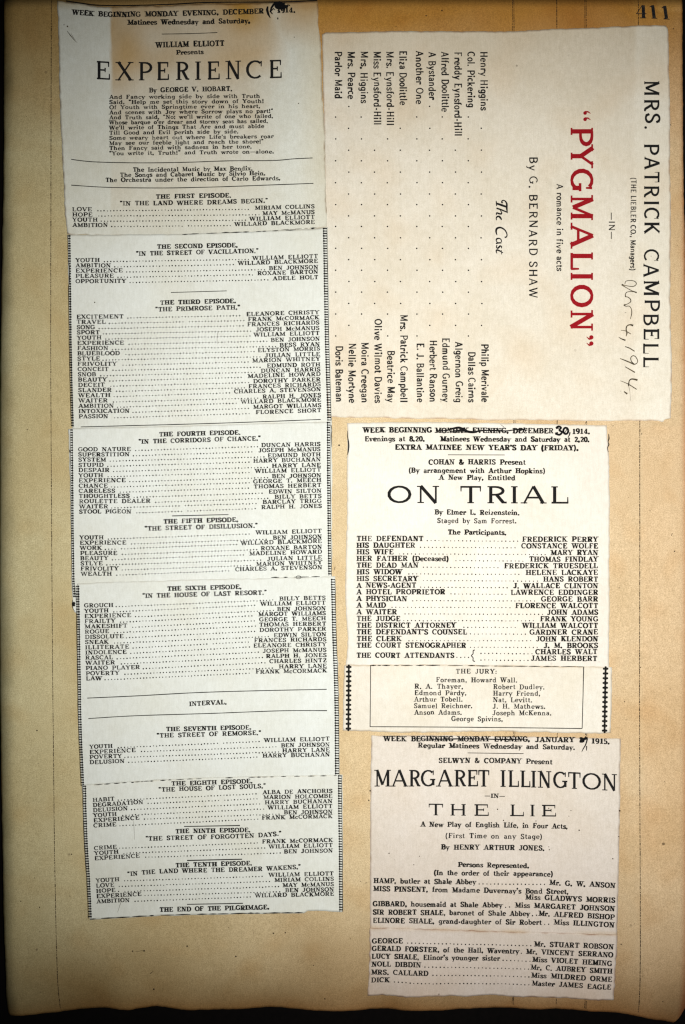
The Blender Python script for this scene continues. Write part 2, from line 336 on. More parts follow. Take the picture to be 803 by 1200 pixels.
class Ink:
    def __init__(s): s.v = []; s.f = []; s.k = 0
    def quadstrip(s, L, R):
        b = len(s.v); s.k = (s.k + 1) % 9
        for p, q in zip(L, R): s.v.append((p[0], p[1], s.k)); s.v.append((q[0], q[1], s.k))
        for i in range(len(L) - 1):
            s.f.append((b+2*i, b+2*i+1, b+2*i+3, b+2*i+2))
    def stroke(s, pts, ws, seg=4.0):
        """pts in layout units, ws the full width at each point"""
        P, Wd = [pts[0]], [ws[0]]
        for i in range(1, len(pts)):
            d = math.dist(pts[i-1], pts[i]); n = max(1, int(d / seg))
            for k in range(1, n + 1):
                t = k / n
                P.append((pts[i-1][0] + (pts[i][0]-pts[i-1][0])*t, pts[i-1][1] + (pts[i][1]-pts[i-1][1])*t)); Wd.append(ws[i-1] + (ws[i]-ws[i-1])*t)
        L, R = [], []; n = len(P); closed = n > 4 and math.dist(P[0], P[-1]) < 1e-6
        for i in range(n):
            a = P[i-1] if i else (P[-2] if closed else P[0]); b = P[i+1] if i < n-1 else (P[1] if closed else P[-1])
            dx, dy = b[0]-a[0], b[1]-a[1]; l = math.hypot(dx, dy) or 1
            nx, ny = dy/l, -dx/l; h = Wd[i] / 2
            L.append((P[i][0] + nx*h, P[i][1] + ny*h)); R.append((P[i][0] - nx*h, P[i][1] - ny*h))
        s.quadstrip(L, R)
    def dot(s, x, y, r, n=6):
        b = len(s.v); s.k = (s.k + 1) % 9; o = random.random()
        for i in range(n):
            a = -2*math.pi*(i+o)/n; s.v.append((x + r*math.cos(a), y + r*math.sin(a), s.k))
        s.f.append(tuple(range(b, b + n)))
    def blob(s, x, y, rx, ry, seed=0, n=18, rough=.25):
        b = len(s.v); s.k = (s.k + 1) % 9
        s.v.append((x, y, s.k))
        for i in range(n):
            a = -2*math.pi*i/n; q = 1 + rough * noise.noise(Vector((math.cos(a)*1.7+seed, math.sin(a)*1.7, seed*3.1)))*2
            s.v.append((x + rx*q*math.cos(a), y + ry*q*math.sin(a), s.k))
        for i in range(n): s.f.append((b, b+1+i, b+1+(i+1) % n))
    def build(s, name, m, parent, zf, origin, label=None, lift=0.00013):
        if not s.v: return None
        # keep every face turned upwards
        vs = [(wx(x), wy(y), zf(x, y) + lift + 0.0000022 * k) for x, y, k in s.v]
        fs = []
        for f in s.f:
            a, b, c = vs[f[0]], vs[f[1]], vs[f[2]]
            cr = (b[0]-a[0])*(c[1]-a[1]) - (b[1]-a[1])*(c[0]-a[0])
            fs.append(f if cr > 0 else tuple(reversed(f)))
        o = new_obj(name, vs, fs, m, parent, origin, smooth=False)
        if label: o['label'] = label
        if name in ('fly_speck', 'pen_scratch', 'ornament_remnant'): o['kind'] = 'stuff'
        return o

def glyph(I, ch, ox, sx, cap, st, frame, wob=1.0, jit=True):
    """frame maps (u along base line in units, v up in units) to layout x, y"""
    w, prim = G[ch]
    T, hh, sl, sh, kw = (st[q] * cap for q in ('T', 'h', 'sl', 'sh', 'k'))
    shear = st.get('shear', 0)
    dx = random.gauss(0, .012) * cap if jit else 0; dy = random.gauss(0, .022) * cap if jit else 0
    wt = 1 + (random.gauss(0, .08) if jit else 0)
    if ch.islower() and sl > 0.1*cap: T *= .86; hh *= .88; sh *= .82; sl *= .85; kw *= .8
    def tr(p): return (ox + p[0]*sx*cap + shear*p[1]*cap + dx, p[1]*cap + dy)
    for q in prim:
        m = q[0]
        if m[0] == 's':
            if st['sl'] <= 0: continue
            u, v = tr((q[1], q[2])); c = sh/2 if q[2] < .3 else -sh/2
            v += c; d = q[0][1:]
            l = sl if d != 'r' else T*.3; r = sl if d != 'l' else T*.3
            l += T*.35 if d != 'r' else 0; r += T*.35 if d != 'l' else 0
            I.stroke([frame(u - l, v), frame(u + r, v)], [sh*wt, sh*wt])
        elif m == '.':
            u, v = tr((q[1], q[2])); x, y = frame(u, v); I.dot(x, y, max(T*.66, hh) * wt * random.uniform(.9, 1.1))
        else:
            if m == k_ and kw <= 0: continue
            pts = [tr(p) for p in q[1]]; ws = []
            n = len(pts)
            for i in range(n):
                if m == t_: ws.append(T)
                elif m == h_: ws.append(hh)
                elif m == k_: ws.append(kw * (1.25 if i == 0 else .8) if n == 2 else kw)
                else:
                    a = pts[max(0, i-1)]; b = pts[min(n-1, i+1)]
                    if q[1][0] == q[1][-1] and i in (0, n-1): a, b = pts[-2], pts[1]
                    l = math.dist(a, b) or 1; c = abs(b[1]-a[1]) / l
                    ws.append(hh + (T-hh) * c ** .9)
            I.stroke([frame(*p) for p in pts], [x*wt for x in ws])

def make_frame(path):
    L = [0]
    for a, b in zip(path, path[1:]): L.append(L[-1] + math.dist(a, b))
    def fr(u, v):
        j = 0
        while j < len(L) - 2 and L[j+1] < u: j += 1
        a, b = path[j], path[j+1]; l = L[j+1] - L[j]
        dx, dy = (b[0]-a[0])/l, (b[1]-a[1])/l; t = u - L[j]
        return (a[0] + dx*t + dy*v, a[1] + dy*t - dx*v)
    return fr, L[-1]
def curve(path, n=6):
    return smooth(path, n) if len(path) > 2 else path
def text(I, s, path, cap, style='rom'):
    st = ST[style]; fr, L = make_frame(curve(path))
    adv = 0; lay = []
    for i, c in enumerate(s):
        if c == ' ': adv += st['ws']; continue
        lay.append((c, adv)); adv += G[c][0] + st['ls']
    adv -= st['ls'] + .06
    sx = L / (adv * cap)
    for c, a in lay: glyph(I, c, a*sx*cap, sx, cap, st, fr)
def placed(I, items, cap, style, path, horiz=True):
    """title letters, each at its own measured extent; path gives the base line"""
    st = ST[style]
    for c, x0, x1 in items:
        w = G[c][0]
        ins = .06 if c not in 'OCG' else .03
        if horiz:
            y = lerp_poly(path, (x0+x1)/2); y0 = lerp_poly(path, x0); y1 = lerp_poly(path, x1 + .01)
            sl = (y1-y0)/max(1, x1-x0)
            fr = lambda u, v, x0=x0, y0=y0, sl=sl: (x0 + u, y0 + sl*u - v)
        else:
            xb = path[0][0]
            fr = lambda u, v, x0=x0, xb=xb: (xb + v, x0 + u)
        real = w - 2*ins
        sx = (x1-x0) / (real*cap)
        glyph(I, c, -ins*sx*cap, sx, cap, st, fr, jit=False)
def dots(I, x0, x1, y0, y1, pitch, r=.62, drop=True):
    n = int((x1 - x0) / pitch)
    for i in range(n + 1):
        x = x0 + i*pitch; t = (x-x0)/max(1, x1-x0)
        if drop and random.random() < .003: continue
        I.dot(x + random.gauss(0, .1), y0 + (y1-y0)*t + random.gauss(0, .12), r*random.uniform(.8, 1.2), 6)

# ------------------------------------------------------------------ the setting: a black cloth under everything
def box(name, x0, x1, y0, y1, z0, z1, m, parent=None, origin=(0,0,0), n=12, wav=0.0):
    vs, fs = [], []
    for j in range(n+1):
        for i in range(n+1):
            x = x0+(x1-x0)*i/n; y = y0+(y1-y0)*j/n
            z = z1 + wav*noise.noise(Vector((x*22, y*22, 2)))
            vs.append((x, y, z))
    W = n+1
    fs = [(j*W+i, j*W+i+1, (j+1)*W+i+1, (j+1)*W+i) for j in range(n) for i in range(n)]
    ring = list(range(W)) + [j*W+n for j in range(1, W)] + [n*W+i for i in range(n-1, -1, -1)] + [j*W for j in range(n-1, 0, -1)]
    b = len(vs)
    for r in ring: vs.append((vs[r][0], vs[r][1], z0))
    k = len(ring)
    for i in range(k): fs.append((ring[(i+1) % k], ring[i], b+i, b+(i+1) % k))
    fs.append(tuple(reversed([b+i for i in range(k)])))
    return new_obj(name, vs, fs, m, parent, origin, smooth=False)
tb = box('tabletop', -1.2, 1.2, -1.2, 1.2, -0.05, -0.0115, M_table, n=8); tb['kind'] = 'structure'

# ------------------------------------------------------------------ the scrapbook
book_o = (0.0, 0.0, -0.0115)
book = thing('scrapbook', 'large old scrapbook with a browned ruled leaf numbered 411 under all the clippings', 'scrapbook', book_o)
box('cover_board', wx(-60), wx(818), wy(1225), wy(-30), -0.0114, -0.0085, M_cover, book, book_o, n=6)
box('leaf_block', wx(22), wx(785), wy(1150), wy(-10), -0.00845, -0.0030, M_block, book, book_o, n=6)

def page_stain_shade(x, y):
    r = g = b = 1.0
    # browned head of the leaf, warmer and darker towards the top edge
    t = max(0.0, min(1.0, (175 - y + 30*sn(x, y, 60, 4)) / 160))
    t = t ** .8
    if x > 370 or x < 76 or y < 10:
        k = t if x > 370 else t * .75
        r *= 1 - .31*k; g *= 1 - .57*k; b *= 1 - .86*k
    if y < 9: k = (9 - y)/9*.6; r *= 1-k; g *= 1-k; b *= 1-k
    # paler band left by a sheet that once faced the leaf
    if x > 743 and y < 34:
        r *= 1.04; g *= 1.08; b *= 1.15
    if y < 14 and x > 770: r *= 1.15; g *= 1.25; b *= 1.5
    # burnt looking tail edge; the wide tint is brown dirt plus painted droop shade
    e = lerp_poly(PAGE_BOT, x) - y
    k = max(0.0, 1 - e/34.0) ** 2; r *= 1-.16*k; g *= 1-.34*k; b *= 1-.5*k
    k = cl(1 - e/170.0 + .22*sn(x, y, 70, 5.5)) * cl(1.2 - e/200.0); r *= 1-.52*k; g *= 1-.60*k; b *= 1-.69*k
    # red edging at the fore edge
    k = max(0.0, (x - 796 - .006*cl((y-300)/300)*300)/9.0); k = min(k, 1) ** 1.5; r *= 1-.12*k; g *= 1-.50*k; b *= 1-.6*k
    # gutter shade painted into the page colour, deeper at head and tail
    k = cl((17 - x + 5*sn(x, y, 30, 2.7))/17) * (.45 + .55*cl(abs(y-640)/450)); r *= 1-.72*k; g *= 1-.70*k; b *= 1-.72*k
    # cool fill cast painted in as a greener, darker left half; then foxed clouds
    k = max(0.0, 1 - x/420.0); r *= 1-.20*k; g *= 1-.10*k; b *= 1-.15*k
    k = cl((x-470)/200); g *= 1-.035*k; b *= 1-.02*k
    q = sn(x, y, 95, 6.3); q = max(0, q); r *= 1-.06*q; g *= 1-.14*q; b *= 1-.25*q
    q = max(0, sn(x, y, 150, 14.4)); r *= 1-.10*q; g *= 1-.17*q; b *= 1-.27*q
    q = max(0, sn(x, y, 30, 9.3)-.1); r *= 1-.08*q; g *= 1-.17*q; b *= 1-.28*q
    # offset of a clipping on the right margin
    if x > 753 and y > 500: r *= 1.01; g *= .985; b *= .97
    return (r, g, b)
patch_sheet('page_leaf', [(3,-26),(802,-26)], [(6,1196)] + PAGE_BOT[1:], [(3,-26),(2.5,200),(-3,430),(-5,700),(-2,900),(3,1080),(6,1196)],
            [(799.5,-26),(799.8,60),(801,200),(804,330),(807,450),(810,700),(812,1000),(814,1214)], page_z, M_page, book, book_o, page_stain_shade,
            rough=.5, cell=3.2, thick=0.0002, seed=1.0, edge_dark=(1.05, .9, .7))
def ruled(path, wdt, double=False, gap=.25):
    I = Ink(); y0, y1 = path[0][1], path[-1][1]
    for off in ((-.75, .75) if double else (0,)):
        y = y0
        while y < y1 - 3:
            l = random.uniform(1.6, 4.2); x = lerp_poly(path, y, 1) + off + random.gauss(0, .06); x2 = lerp_poly(path, y+l, 1) + off
            ww = wdt * random.uniform(.6, 1.15)
            if y + l > y1: l = y1 - y
            I.stroke([(x, y), (x2, y + l)], [ww, ww*random.uniform(.7, 1.2)]); y += l + random.uniform(.15, 1.0)*gap*4
    I.build('ruled_line', M_rule, book, page_z, book_o)
ruled([(60.5,-20),(60,200),(59.6,400),(60.5,600),(62,800),(64,1000),(67,1150),(68,1189)], .85, gap=.22)
ruled([(601.6,-20),(603,400),(602.6,1184)], .8, True)
ruled([(652.6,-20),(653,500),(653.4,1183)], 1.0)
ruled([(686.3,-20),(686.8,500),(687.3,1185)], .8, True)
ruled([(748,-20),(748.8,100),(750,495),(749.6,700),(749.3,800),(750.5,1100),(750.4,1192)], .95, gap=.22)
# stamped page number 411
I = Ink()
I.stroke([(753.8,6.3),(754.2,21)], [3.8,3.8]); I.stroke([(753,6),(746,16.2)], [.8,.8]); I.stroke([(745.4,16.2),(757.5,16.3)], [.9,.9]); I.stroke([(750.2,21.2),(757.3,21.2)], [1.0,1.0])
I.stroke([(764.8,6.4),(766.6,21.2)], [3.8,3.8]); I.stroke([(761.4,8.2),(765,6.6)], [.9,1.6]); I.stroke([(763.6,21.5),(770.2,21.7)], [1.0,.9])
I.stroke([(778.8,7.2),(781,22)], [3.9,3.8]); I.stroke([(775.4,9.6),(779,7.6)], [.9,1.6]); I.stroke([(777.6,22.2),(784.6,22.8)], [1.2,.9])
I.build('page_number', M_stamp, book, page_z, book_o, 'stamped black page number 411')
# pin pricks and fly specks on the bare paper
I = Ink()
for _ in range(120):
    x, y = random.uniform(15, 795), random.uniform(2, 1180)
    I.dot(x, y, random.choice((.35,.45,.5,.7)), 6)
for x, y, r in ((397.5,521.8,1.1),(155.6,1114.6,.9),(169,1114.2,1.0),(219.5,1108.5,1.0),(276.6,1120.7,1.0),(180,1160,1.1),(334.5,1092.8,.8),(320.5,1093.5,.9),(380.7,1172.5,.9),(790.5,646,.8),(518,12.6,.9),(499.4,18.6,.8),(789,34,.7),(728,1106.5,.8),(699,1149,.7),(84,1001,.8),(43.5,856,.9)):
    I.dot(x, y, r, 7)
I.stroke([(159,1114.8),(170,1113.8)], [.3,.5]); I.stroke([(176,1141),(179.5,1138.5)], [.8,.4]); I.stroke([(786.5,628),(788,625)], [.4,.6])
I.stroke([(392.2,667.5),(392.8,664)], [.7,.5])
I.build('fly_speck', M_rule, book, page_z, book_o)['kind'] = 'stuff'

# ------------------------------------------------------------------ clippings
GROUP = 'theatre notices pasted on the scrapbook leaf'
class Clip:
    def __init__(s, name, label, top, bot, left, right, lift_top, lift_bot, m, stain, rough=.35, seed=0, curl=0.00010, edge=(0.86,.78,.66), es=.5, cat='clipping'):
        s.top, s.bot, s.left, s.right, s.lt, s.lb, s.seed, s.curl = top, bot, left, right, lift_top, lift_bot, seed, curl
        xs = [p[0] for p in top + bot]; ys = [p[1] for p in top + bot]
        s.y0, s.y1 = min(ys), max(ys)
        cx, cy = (min(xs)+max(xs))/2, (s.y0+s.y1)/2
        s.o = (wx(cx), wy(cy), page_z(cx, cy))
        s.e = thing(name, label, cat, s.o, GROUP)
        patch_sheet('paper_sheet', top, bot, left, right, s.z, m, s.e, s.o, stain, rough=rough, cell=2.6, seed=seed, edge_dark=edge, edge_stain=es)
    def z(s, x, y):
        t = (y - s.y0) / (s.y1 - s.y0); t = max(0, min(1, t))
        z = page_z(x, y) + s.lt*(1-t)**3 + s.lb*(1-(1-t)**3)
        d = max(0, min(y - lerp_poly(s.top, x), lerp_poly(s.bot, x) - y, x - lerp_poly(s.left, y, 1), lerp_poly(s.right, y, 1) - x))
        if d < 14: z += s.curl * (1 - d/14)**2 * (.6 + 1.6*sn(x, y, 40, s.seed + .5)**2)
        z += 0.00006 * sn(x, y, 36, s.seed)
        return z
    def ink(s, I, name='text_line', m=None, label=None): return I.build(name, m or M_ink, s.e, s.z, s.o, label)
    def line(s, t, path, cap=6, style='rom', m=None, name='text_line', label=None):
        I = Ink(); text(I, t, path, cap, style); return s.ink(I, name, m, label)
    def rule(s, path, wd=.9, m=None, name='printed_rule', broken=0):
        I = Ink(); p = curve(path, 8)
        if not broken: I.stroke(p, [wd*random.uniform(.85, 1.1) for _ in p])
        else:
            x0, x1 = path[0][0], path[-1][0]; x = x0
            while x < x1:
                l = random.uniform(3, 22)*(1-broken) + 2; x2 = min(x + l, x1)
                I.stroke([(x, lerp_poly(path, x)), ((x+x2)/2, lerp_poly(path, (x+x2)/2) + random.gauss(0, .15)), (x2, lerp_poly(path, x2))], [wd*.4, wd*random.uniform(.8, 1.5), wd*.4])
                x = x2 + random.expovariate(1/(1 + 9*broken))
        return s.ink(I, name, m)
    def cast(s, rows, xl0, xl1, yl0, pl, xr0, xr1, yr0, pr, slopeR=-.028, slopeL=-.006, cap=4.75, pitch=3.75, mL=None, slL=None):
        n = len(rows)
        for i, (a, xe, b, xs) in enumerate(rows):
            t = i / max(1, n-1); I = Ink()
            x0 = xl0 + (xl1-xl0)*t; xe2 = xr0 + (xr1-xr0)*t; yl = yl0 + pl*i; yr = yr0 + pr*i
            sl = slopeL
            text(I, a, [(x0, yl), (xe, yl + sl*(xe-x0))], cap, 'rom')
            text(I, b, [(xs, yr), (xe2, yr + slopeR*(xe2-xs))], cap, 'rom')
            x = x0 + math.ceil((xe + 3.4 - x0)/pitch)*pitch + (i % 2)*.9
            yd = yl + sl*(xe-x0) - .5
            dots(I, x, xs - 4.2, yd, yr - .7, pitch, .80)
            s.ink(I)

def border(path, wd, side, gapfun=None):
    """ladder border of the newspaper: a beaded rail with rungs and a thin outer rail; path from top to bottom"""
    I = Ink(); y = path[0][1]; k = 0
    while y < path[-1][1]:
        x = lerp_poly(path, y, 1); f = gapfun(y) if gapfun else 1
        if f > .05:
            I.stroke([(x - wd/2*f, y), (x + wd/2*f, y + .1)], [1.35*random.uniform(.8, 1.15)]*2)
            I.dot(x - side*(wd/2 - 1.0), y, 1.15*random.uniform(.85, 1.15), 6)
        y += 2.95 + random.gauss(0, .08)
    for off, ww in ((-side*(wd/2 - .9), .7), (side*(wd/2 - .25)*1, .6)):
        pts = []; yy = path[0][1]
        while yy < path[-1][1]:
            f = gapfun(yy) if gapfun else 1
            pts.append((lerp_poly(path, yy, 1) + off*f, yy)); yy += 6
        pts.append((lerp_poly(path, path[-1][1], 1) + off, path[-1][1]))
        if len(pts) > 1: I.stroke(pts, [ww*random.uniform(.5, 1.3) for _ in pts])
    return I

# ---- programme page, turned a quarter
def st_prog(x, y):
    r, g, b = 1, 1, 1
    k = cl((140 - y)/150)*.8 + .12*cl((300-y)/300); k *= 1 - .55*cl((x-743)/4)
    r *= 1-.17*k; g *= 1-.24*k; b *= 1-.35*k
    k = cl((x-741)/5); r *= 1 + .05*k; g *= 1+.065*k; b *= 1+.08*k
    k = cl((430-x)/50); g *= 1+.02*k; b *= 1+.05*k
    q = max(0, sn(x, y, 48, 2.2)); r *= 1-.03*q; g *= 1-.10*q; b *= 1-.18*q
    return (r, g, b)
P = Clip('programme_page', 'cream theatre programme page turned sideways with a big red quoted title', 
    [(377.6,41),(381,38.6),(420,38),(470,36.6),(520,37),(560,37.2),(600,37.2),(640,34.4),(690,33.2),(722,32),(745,30.6),(764,30),(780,30.4)],
    [(384,488.4),(410,489.6),(440,489.4),(480,490.6),(530,490.4),(575,492.4),(640,492.6),(690,493),(740,493.2),(771,493.4),(777,495),(779,491.4),(786,490.2)],
    [(377.6,41),(378.6,100),(380.6,160),(380,250),(383,400),(384,488.4)],
    [(780,30.4),(782.4,34),(783.4,60),(784.2,100),(785,140),(785,200),(786,250),(785.4,350),(787,420),(787,470),(786,490.2)],
    0.00022, 0.00030, M_prog, st_prog, rough=.45, seed=2.4, curl=0.00014, edge=(.68,.48,.36), es=.8, cat='programme page')
castL = [('Henry Higgins',563,60.6,129.4,1),('Col. Pickering',547.8,61,126,0),('Freddy Eynsford-Hill',532.6,61.5,159.5,1),('Alfred Doolittle',517.4,61,131,0),
 ('A Bystander',502.4,61,117,1),('Another One',487.4,60,122,0),('Eliza Doolittle',468.2,60,123,1),('Mrs. Eynsford-Hill',453,60.5,147,0),
 ('Miss Eynsford-Hill',438,60.5,146.5,1),('Mrs. Higgins',422.6,60.5,121,0),('Mrs. Pearce',407.6,60.5,116,1),('Parlor Maid',392.4,60.5,115.5,0)]
castR = [('Philip Merivale',403,471),('Dallas Cairns',412,471),('Algernon Greig',400.5,471.5),('Edmund Gurney',396,471),('Herbert Ranson',398.5,471),('E. J. Ballantine',402,471),
 ('Mrs. Patrick Campbell',369,471.5),('Beatrice May',410.5,471.5),('Olive Wilmot Davies',374,472),('Moira Creegan',401,472),('Nellie Mortyne',402.5,472),('Doris Bateman',405,471)]
ST['gill'] = dict(T=.18, h=.135, sl=.035, sh=.06, k=.0, ls=.05, ws=.46)
for (a, xb, y0, y1, ph), (b, s0, s1) in zip(castL, castR):
    I = Ink(); text(I, a, [(xb, y0), (xb+.3, y1)], 8.6, 'gill'); text(I, b, [(xb+1.0, s0), (xb+1.2, s1)], 8.6, 'gill')
    k = 0
    while True:
        y = (125.0 if ph else 137.4) + 25.65*k; k += 1
        if y > s0 - 8: break
        if y > y1 + 5: I.dot(xb + .9 + y*.001 + random.gauss(0, .15), y, .95, 7)
    P.ink(I, m=M_black)
I = Ink(); placed(I, [(c, a, b) for c, a, b in (('P',149.8,169.6),('Y',171.4,195.2),('G',198.6,225),('M',229.6,257.6),('A',263,289.8),('L',295.3,315.5),('I',320,328),('O',334.4,359.6),('N',364.6,387))], 26.2, 'redt', [(668.7,0)], False)
for yy in (132.2, 139.6):
    I.dot(685.6, yy + .6, 2.2, 9); I.stroke([(685.2, yy-1.2), (689, yy-.8), (692, yy + 1.2)], [1.4,1.8,.6], 1)
for yy in (395.4, 402.6):
    I.dot(693.0, yy, 2.6, 9); I.stroke([(693.6, yy+1.6), (690.6, yy+2.2), (687.4, yy - .6)], [1.6,1.9,.6], 1)
P.ink(I, 'title_lettering', M_red, 'large dark red title PYGMALION in quotation marks')
I = Ink()
text(I, 'MRS.', [(755.2,94),(755.2,152)], 17.6, 'goudy'); text(I, 'PATRICK', [(754.9,167.5),(754.6,275)], 17.6, 'goudy'); text(I, 'CAMPBELL', [(754.4,291.5),(754,430)], 17.8, 'goudy')
P.ink(I, 'heading_line', M_black)
ST['gb'] = dict(T=.165, h=.125, sl=.035, sh=.05, k=.0, ls=.12, ws=.5)
P.line('By G. BERNARD SHAW', [(620,183.5),(620,349)], 9.8, 'gb', M_black, 'heading_line')
P.line('A romance in five acts', [(652.4,215.4),(652.2,317.5)], 7.6, 'gill', M_black)
P.line('(THE LIEBLER CO., Managers)', [(739.3,208.4),(738.7,317)], 6.3, 'gill', M_black)
P.line('\u2014IN\u2014', [(713.6,249),(713.6,280)], 7.0, 'gill', M_black)
# The Cast, in a swash italic (own outlines, reading downwards)
I = Ink(); o = lambda px, py: (570 + px/13.33, 220 + py/13.33)
def wv(I, pts, ws): I.stroke([o(*p) for p in smooth(pts, 3)], resamp_w(ws, (len(pts)-1)*3+1), 1.5)
def resamp_w(ws, n):
    out = []
    for i in range(n):
        t = i*(len(ws)-1)/(n-1); j = min(int(t), len(ws)-2); out.append(ws[j] + (ws[j+1]-ws[j])*(t-j))
    return out
for pts, ws in (
  ([(262,240),(240,232),(250,205),(285,205),(318,250),(318,320),(328,402)], (1.0,1.8,1.5,1.3,2.0,2.2,.8)),
  ([(308,300),(240,275),(165,250)], (2.2,2.6,2.2)), ([(152,205),(158,245),(160,290)], (.7,1.6,.8)),
  ([(322,385),(240,350),(158,322)], (1.4,1.8,1.9)), ([(215,358),(238,385),(232,412),(190,405),(160,395),(156,430)], (.8,1.3,1.9,2.0,1.6,.9)),
  ([(185,450),(215,480),(236,502),(228,478),(205,450),(170,455),(154,480),(162,512)], (.9,.8,1.3,1.4,1.6,2.0,1.3,.7)),
  ([(285,775),(312,772),(322,730),(290,665),(225,625),(165,640),(152,690),(168,745)], (2.0,1.4,1.3,1.6,2.0,2.5,2.0,.8)),
  ([(236,850),(232,818),(205,795),(165,800),(154,830),(180,860),(236,862),(165,868),(154,885)], (1.2,1.2,1.4,2.0,1.2,.9,1.5,2.0,.8)),
  ([(232,950),(238,925),(215,912),(198,930),(178,948),(156,930),(166,900)], (1.0,1.2,1.9,2.2,1.8,1.2,1.5)),
  ([(262,1022),(210,990),(165,975),(154,998),(166,1030)], (.9,1.7,2.1,1.4,.7)), ([(232,975),(236,1045)], (.9,.8))):
    wv(I, pts, ws)
P.ink(I, 'italic_heading', M_black, 'swash italic words The Cast')
# handwritten date Nov. 4, 1914.
I = Ink()
o = lambda px, py: (715 + px/13.33, 320 + py/13.33)
for pts, ws in (
  ([(230,175),(245,130),(310,118),(380,130),(410,170),(370,208),(300,208),(215,190),(180,178)], (.9,.8,.8,.9,1.0,1.0,.9,1.0,1.7)),
  ([(180,185),(260,235),(340,280),(415,308)], (1.5,.8,1.0,1.8)), ([(412,302),(350,292),(270,297),(238,330),(240,375)], (1.2,.9,.8,1.0,1.5)),
  ([(240,375),(268,375),(312,405),(320,450),(270,485),(215,500)], (1.3,.9,1.1,1.1,.8,1.6)), ([(212,500),(245,520),(300,520),(332,570),(335,640),(314,722)], (1.5,.9,.8,1.0,1.1,.5)),
  ([(236,618),(238,624)], (1.9,1.9)),
  ([(360,822),(310,808),(262,830),(250,880),(262,940),(248,990)], (2.3,1.6,1.3,1.4,1.6,.7)), ([(168,895),(240,905),(325,955)], (.5,1.0,.9)),
  ([(135,1005),(180,1030),(240,1052)], (.7,1.2,1.9))):
    wv(I, pts, ws)
o = lambda px, py: (715 + px/13.33, 390 + py/13.33)
for pts, ws in (
  ([(232,216),(300,240),(382,290)], (.9,1.3,1.3)), ([(375,495),(412,480),(430,440),(400,380),(360,358),(325,385),(325,430),(350,470),(375,495),(300,460),(155,402)], (1.3,.9,1.0,1.0,1.0,1.1,1.0,1.2,1.6,1.5,.9)),
  ([(232,530),(310,575),(388,620)], (.8,1.3,1.5)), ([(428,740),(340,722),(298,755),(288,835)], (2.3,1.5,1.3,1.5)), ([(290,835),(308,920),(318,1060)], (.5,.3,.2)),
  ([(160,750),(280,800),(415,885)], (.5,1.0,1.1)), ([(216,918),(268,955)], (1.0,2.2))):
    wv(I, pts, ws)
P.ink(I, 'handwritten_date', M_pencil, 'date written by hand in brown ink')

# ---- EXPERIENCE head sheet
def st_A(x, y):
    r = g = b = 1.0
    inb = cl((x - 129 - 1.5*sn(x, y, 20, 1))/2.5) * cl((334 - x + 14*sn(x, y, 30, 5))/(22 + .16*y))
    inr = cl((x-300)/30) * cl((60-y)/50)
    fade = cl((190-y)/190)*.95 + .20*cl((285-y)/60)
    k = max(inb*fade, inr*.8); q = .92 + .7*sn(x, y, 40, 7.4)
    k *= q
    r *= 1-.22*k; g *= 1-.42*k; b *= 1-.62*k
    if x > 336: k = cl((x-345)/34)*cl((270-y)/200+.3); r *= 1-.03*k; g *= 1-.10*k; b *= 1-.22*k
    k = cl((14 - y)/10); r *= 1-.15*k; g *= 1-.25*k; b *= 1-.4*k
    return (r, g, b)
A = Clip('newspaper_clipping', 'top left clipping headed EXPERIENCE with a brown stain and an ink blot',
    [(67.5,1),(81,3.2),(97,5.6),(116,8.2),(150,8.6),(200,7),(240,4.6),(290,4.2),(330,3.4),(372.5,2)],
    [(79.4,274.4),(84,275.8),(100,275),(120,276.8),(150,277),(200,276.6),(250,275.4),(300,273),(340,271),(370,269),(383,266.4)],
    [(67.5,1),(68.6,30),(69.6,60),(70.4,100),(71.4,140),(74,200),(77,250),(79.4,274.4)],
    [(372.5,2),(373.4,30),(376,52),(377.2,90),(379,130),(380.6,160),(381.2,190),(382.6,230),(383,266.4)],
    0.00040, 0.00035, M_news_old, st_A, rough=.55, seed=5.1, curl=0.0003, edge=(.45,.33,.24), es=.9)
A.rule([(78,1.8),(96,4.6),(115,7),(150,7.4),(200,5.8),(238,3.6),(290,3.0),(330,2.6),(372,1.0)], 1.5, M_pen)
I = Ink(); text(I, 'WEEK BEGINNING MONDAY EVENING, DECEMBER', [(85,17.6),(128,20.4),(180,20),(240,18.2),(309,16.4)], 6, 'bold')
text(I, '1914.', [(325,15.8),(346,15.2)], 6, 'bold'); A.ink(I)
A.line('Matinees Wednesday and Saturday,', [(150,29.6),(220,29),(293,27.4)], 6, 'bold')
A.rule([(190,40.4),(225,39.8),(255,38.6)], .9)
A.line('WILLIAM ELLIOTT', [(183,56.2),(263,54.2)], 6.6)
A.line('Presents', [(207,64.6),(238.5,63.8)], 5.4, 'bold')
I = Ink(); placed(I, [('E',113,129),('X',137,155.5),('P',163,177.5),('E',184,198),('R',207,222),('I',229.6,235),('E',243,257.4),('N',265.4,282),('C',288.6,308),('E',315.6,330)], 21.6, 'disp', [(110,93.2),(140,94.8),(200,94.4),(240,94.0),(270,93.2),(300,92.6),(332,91.8)])
A.ink(I, 'title_lettering', M_black, 'widely spaced title EXPERIENCE')
A.line('By GEORGE V. HOBART.', [(175,108.8),(272,106.8)], 5.6)
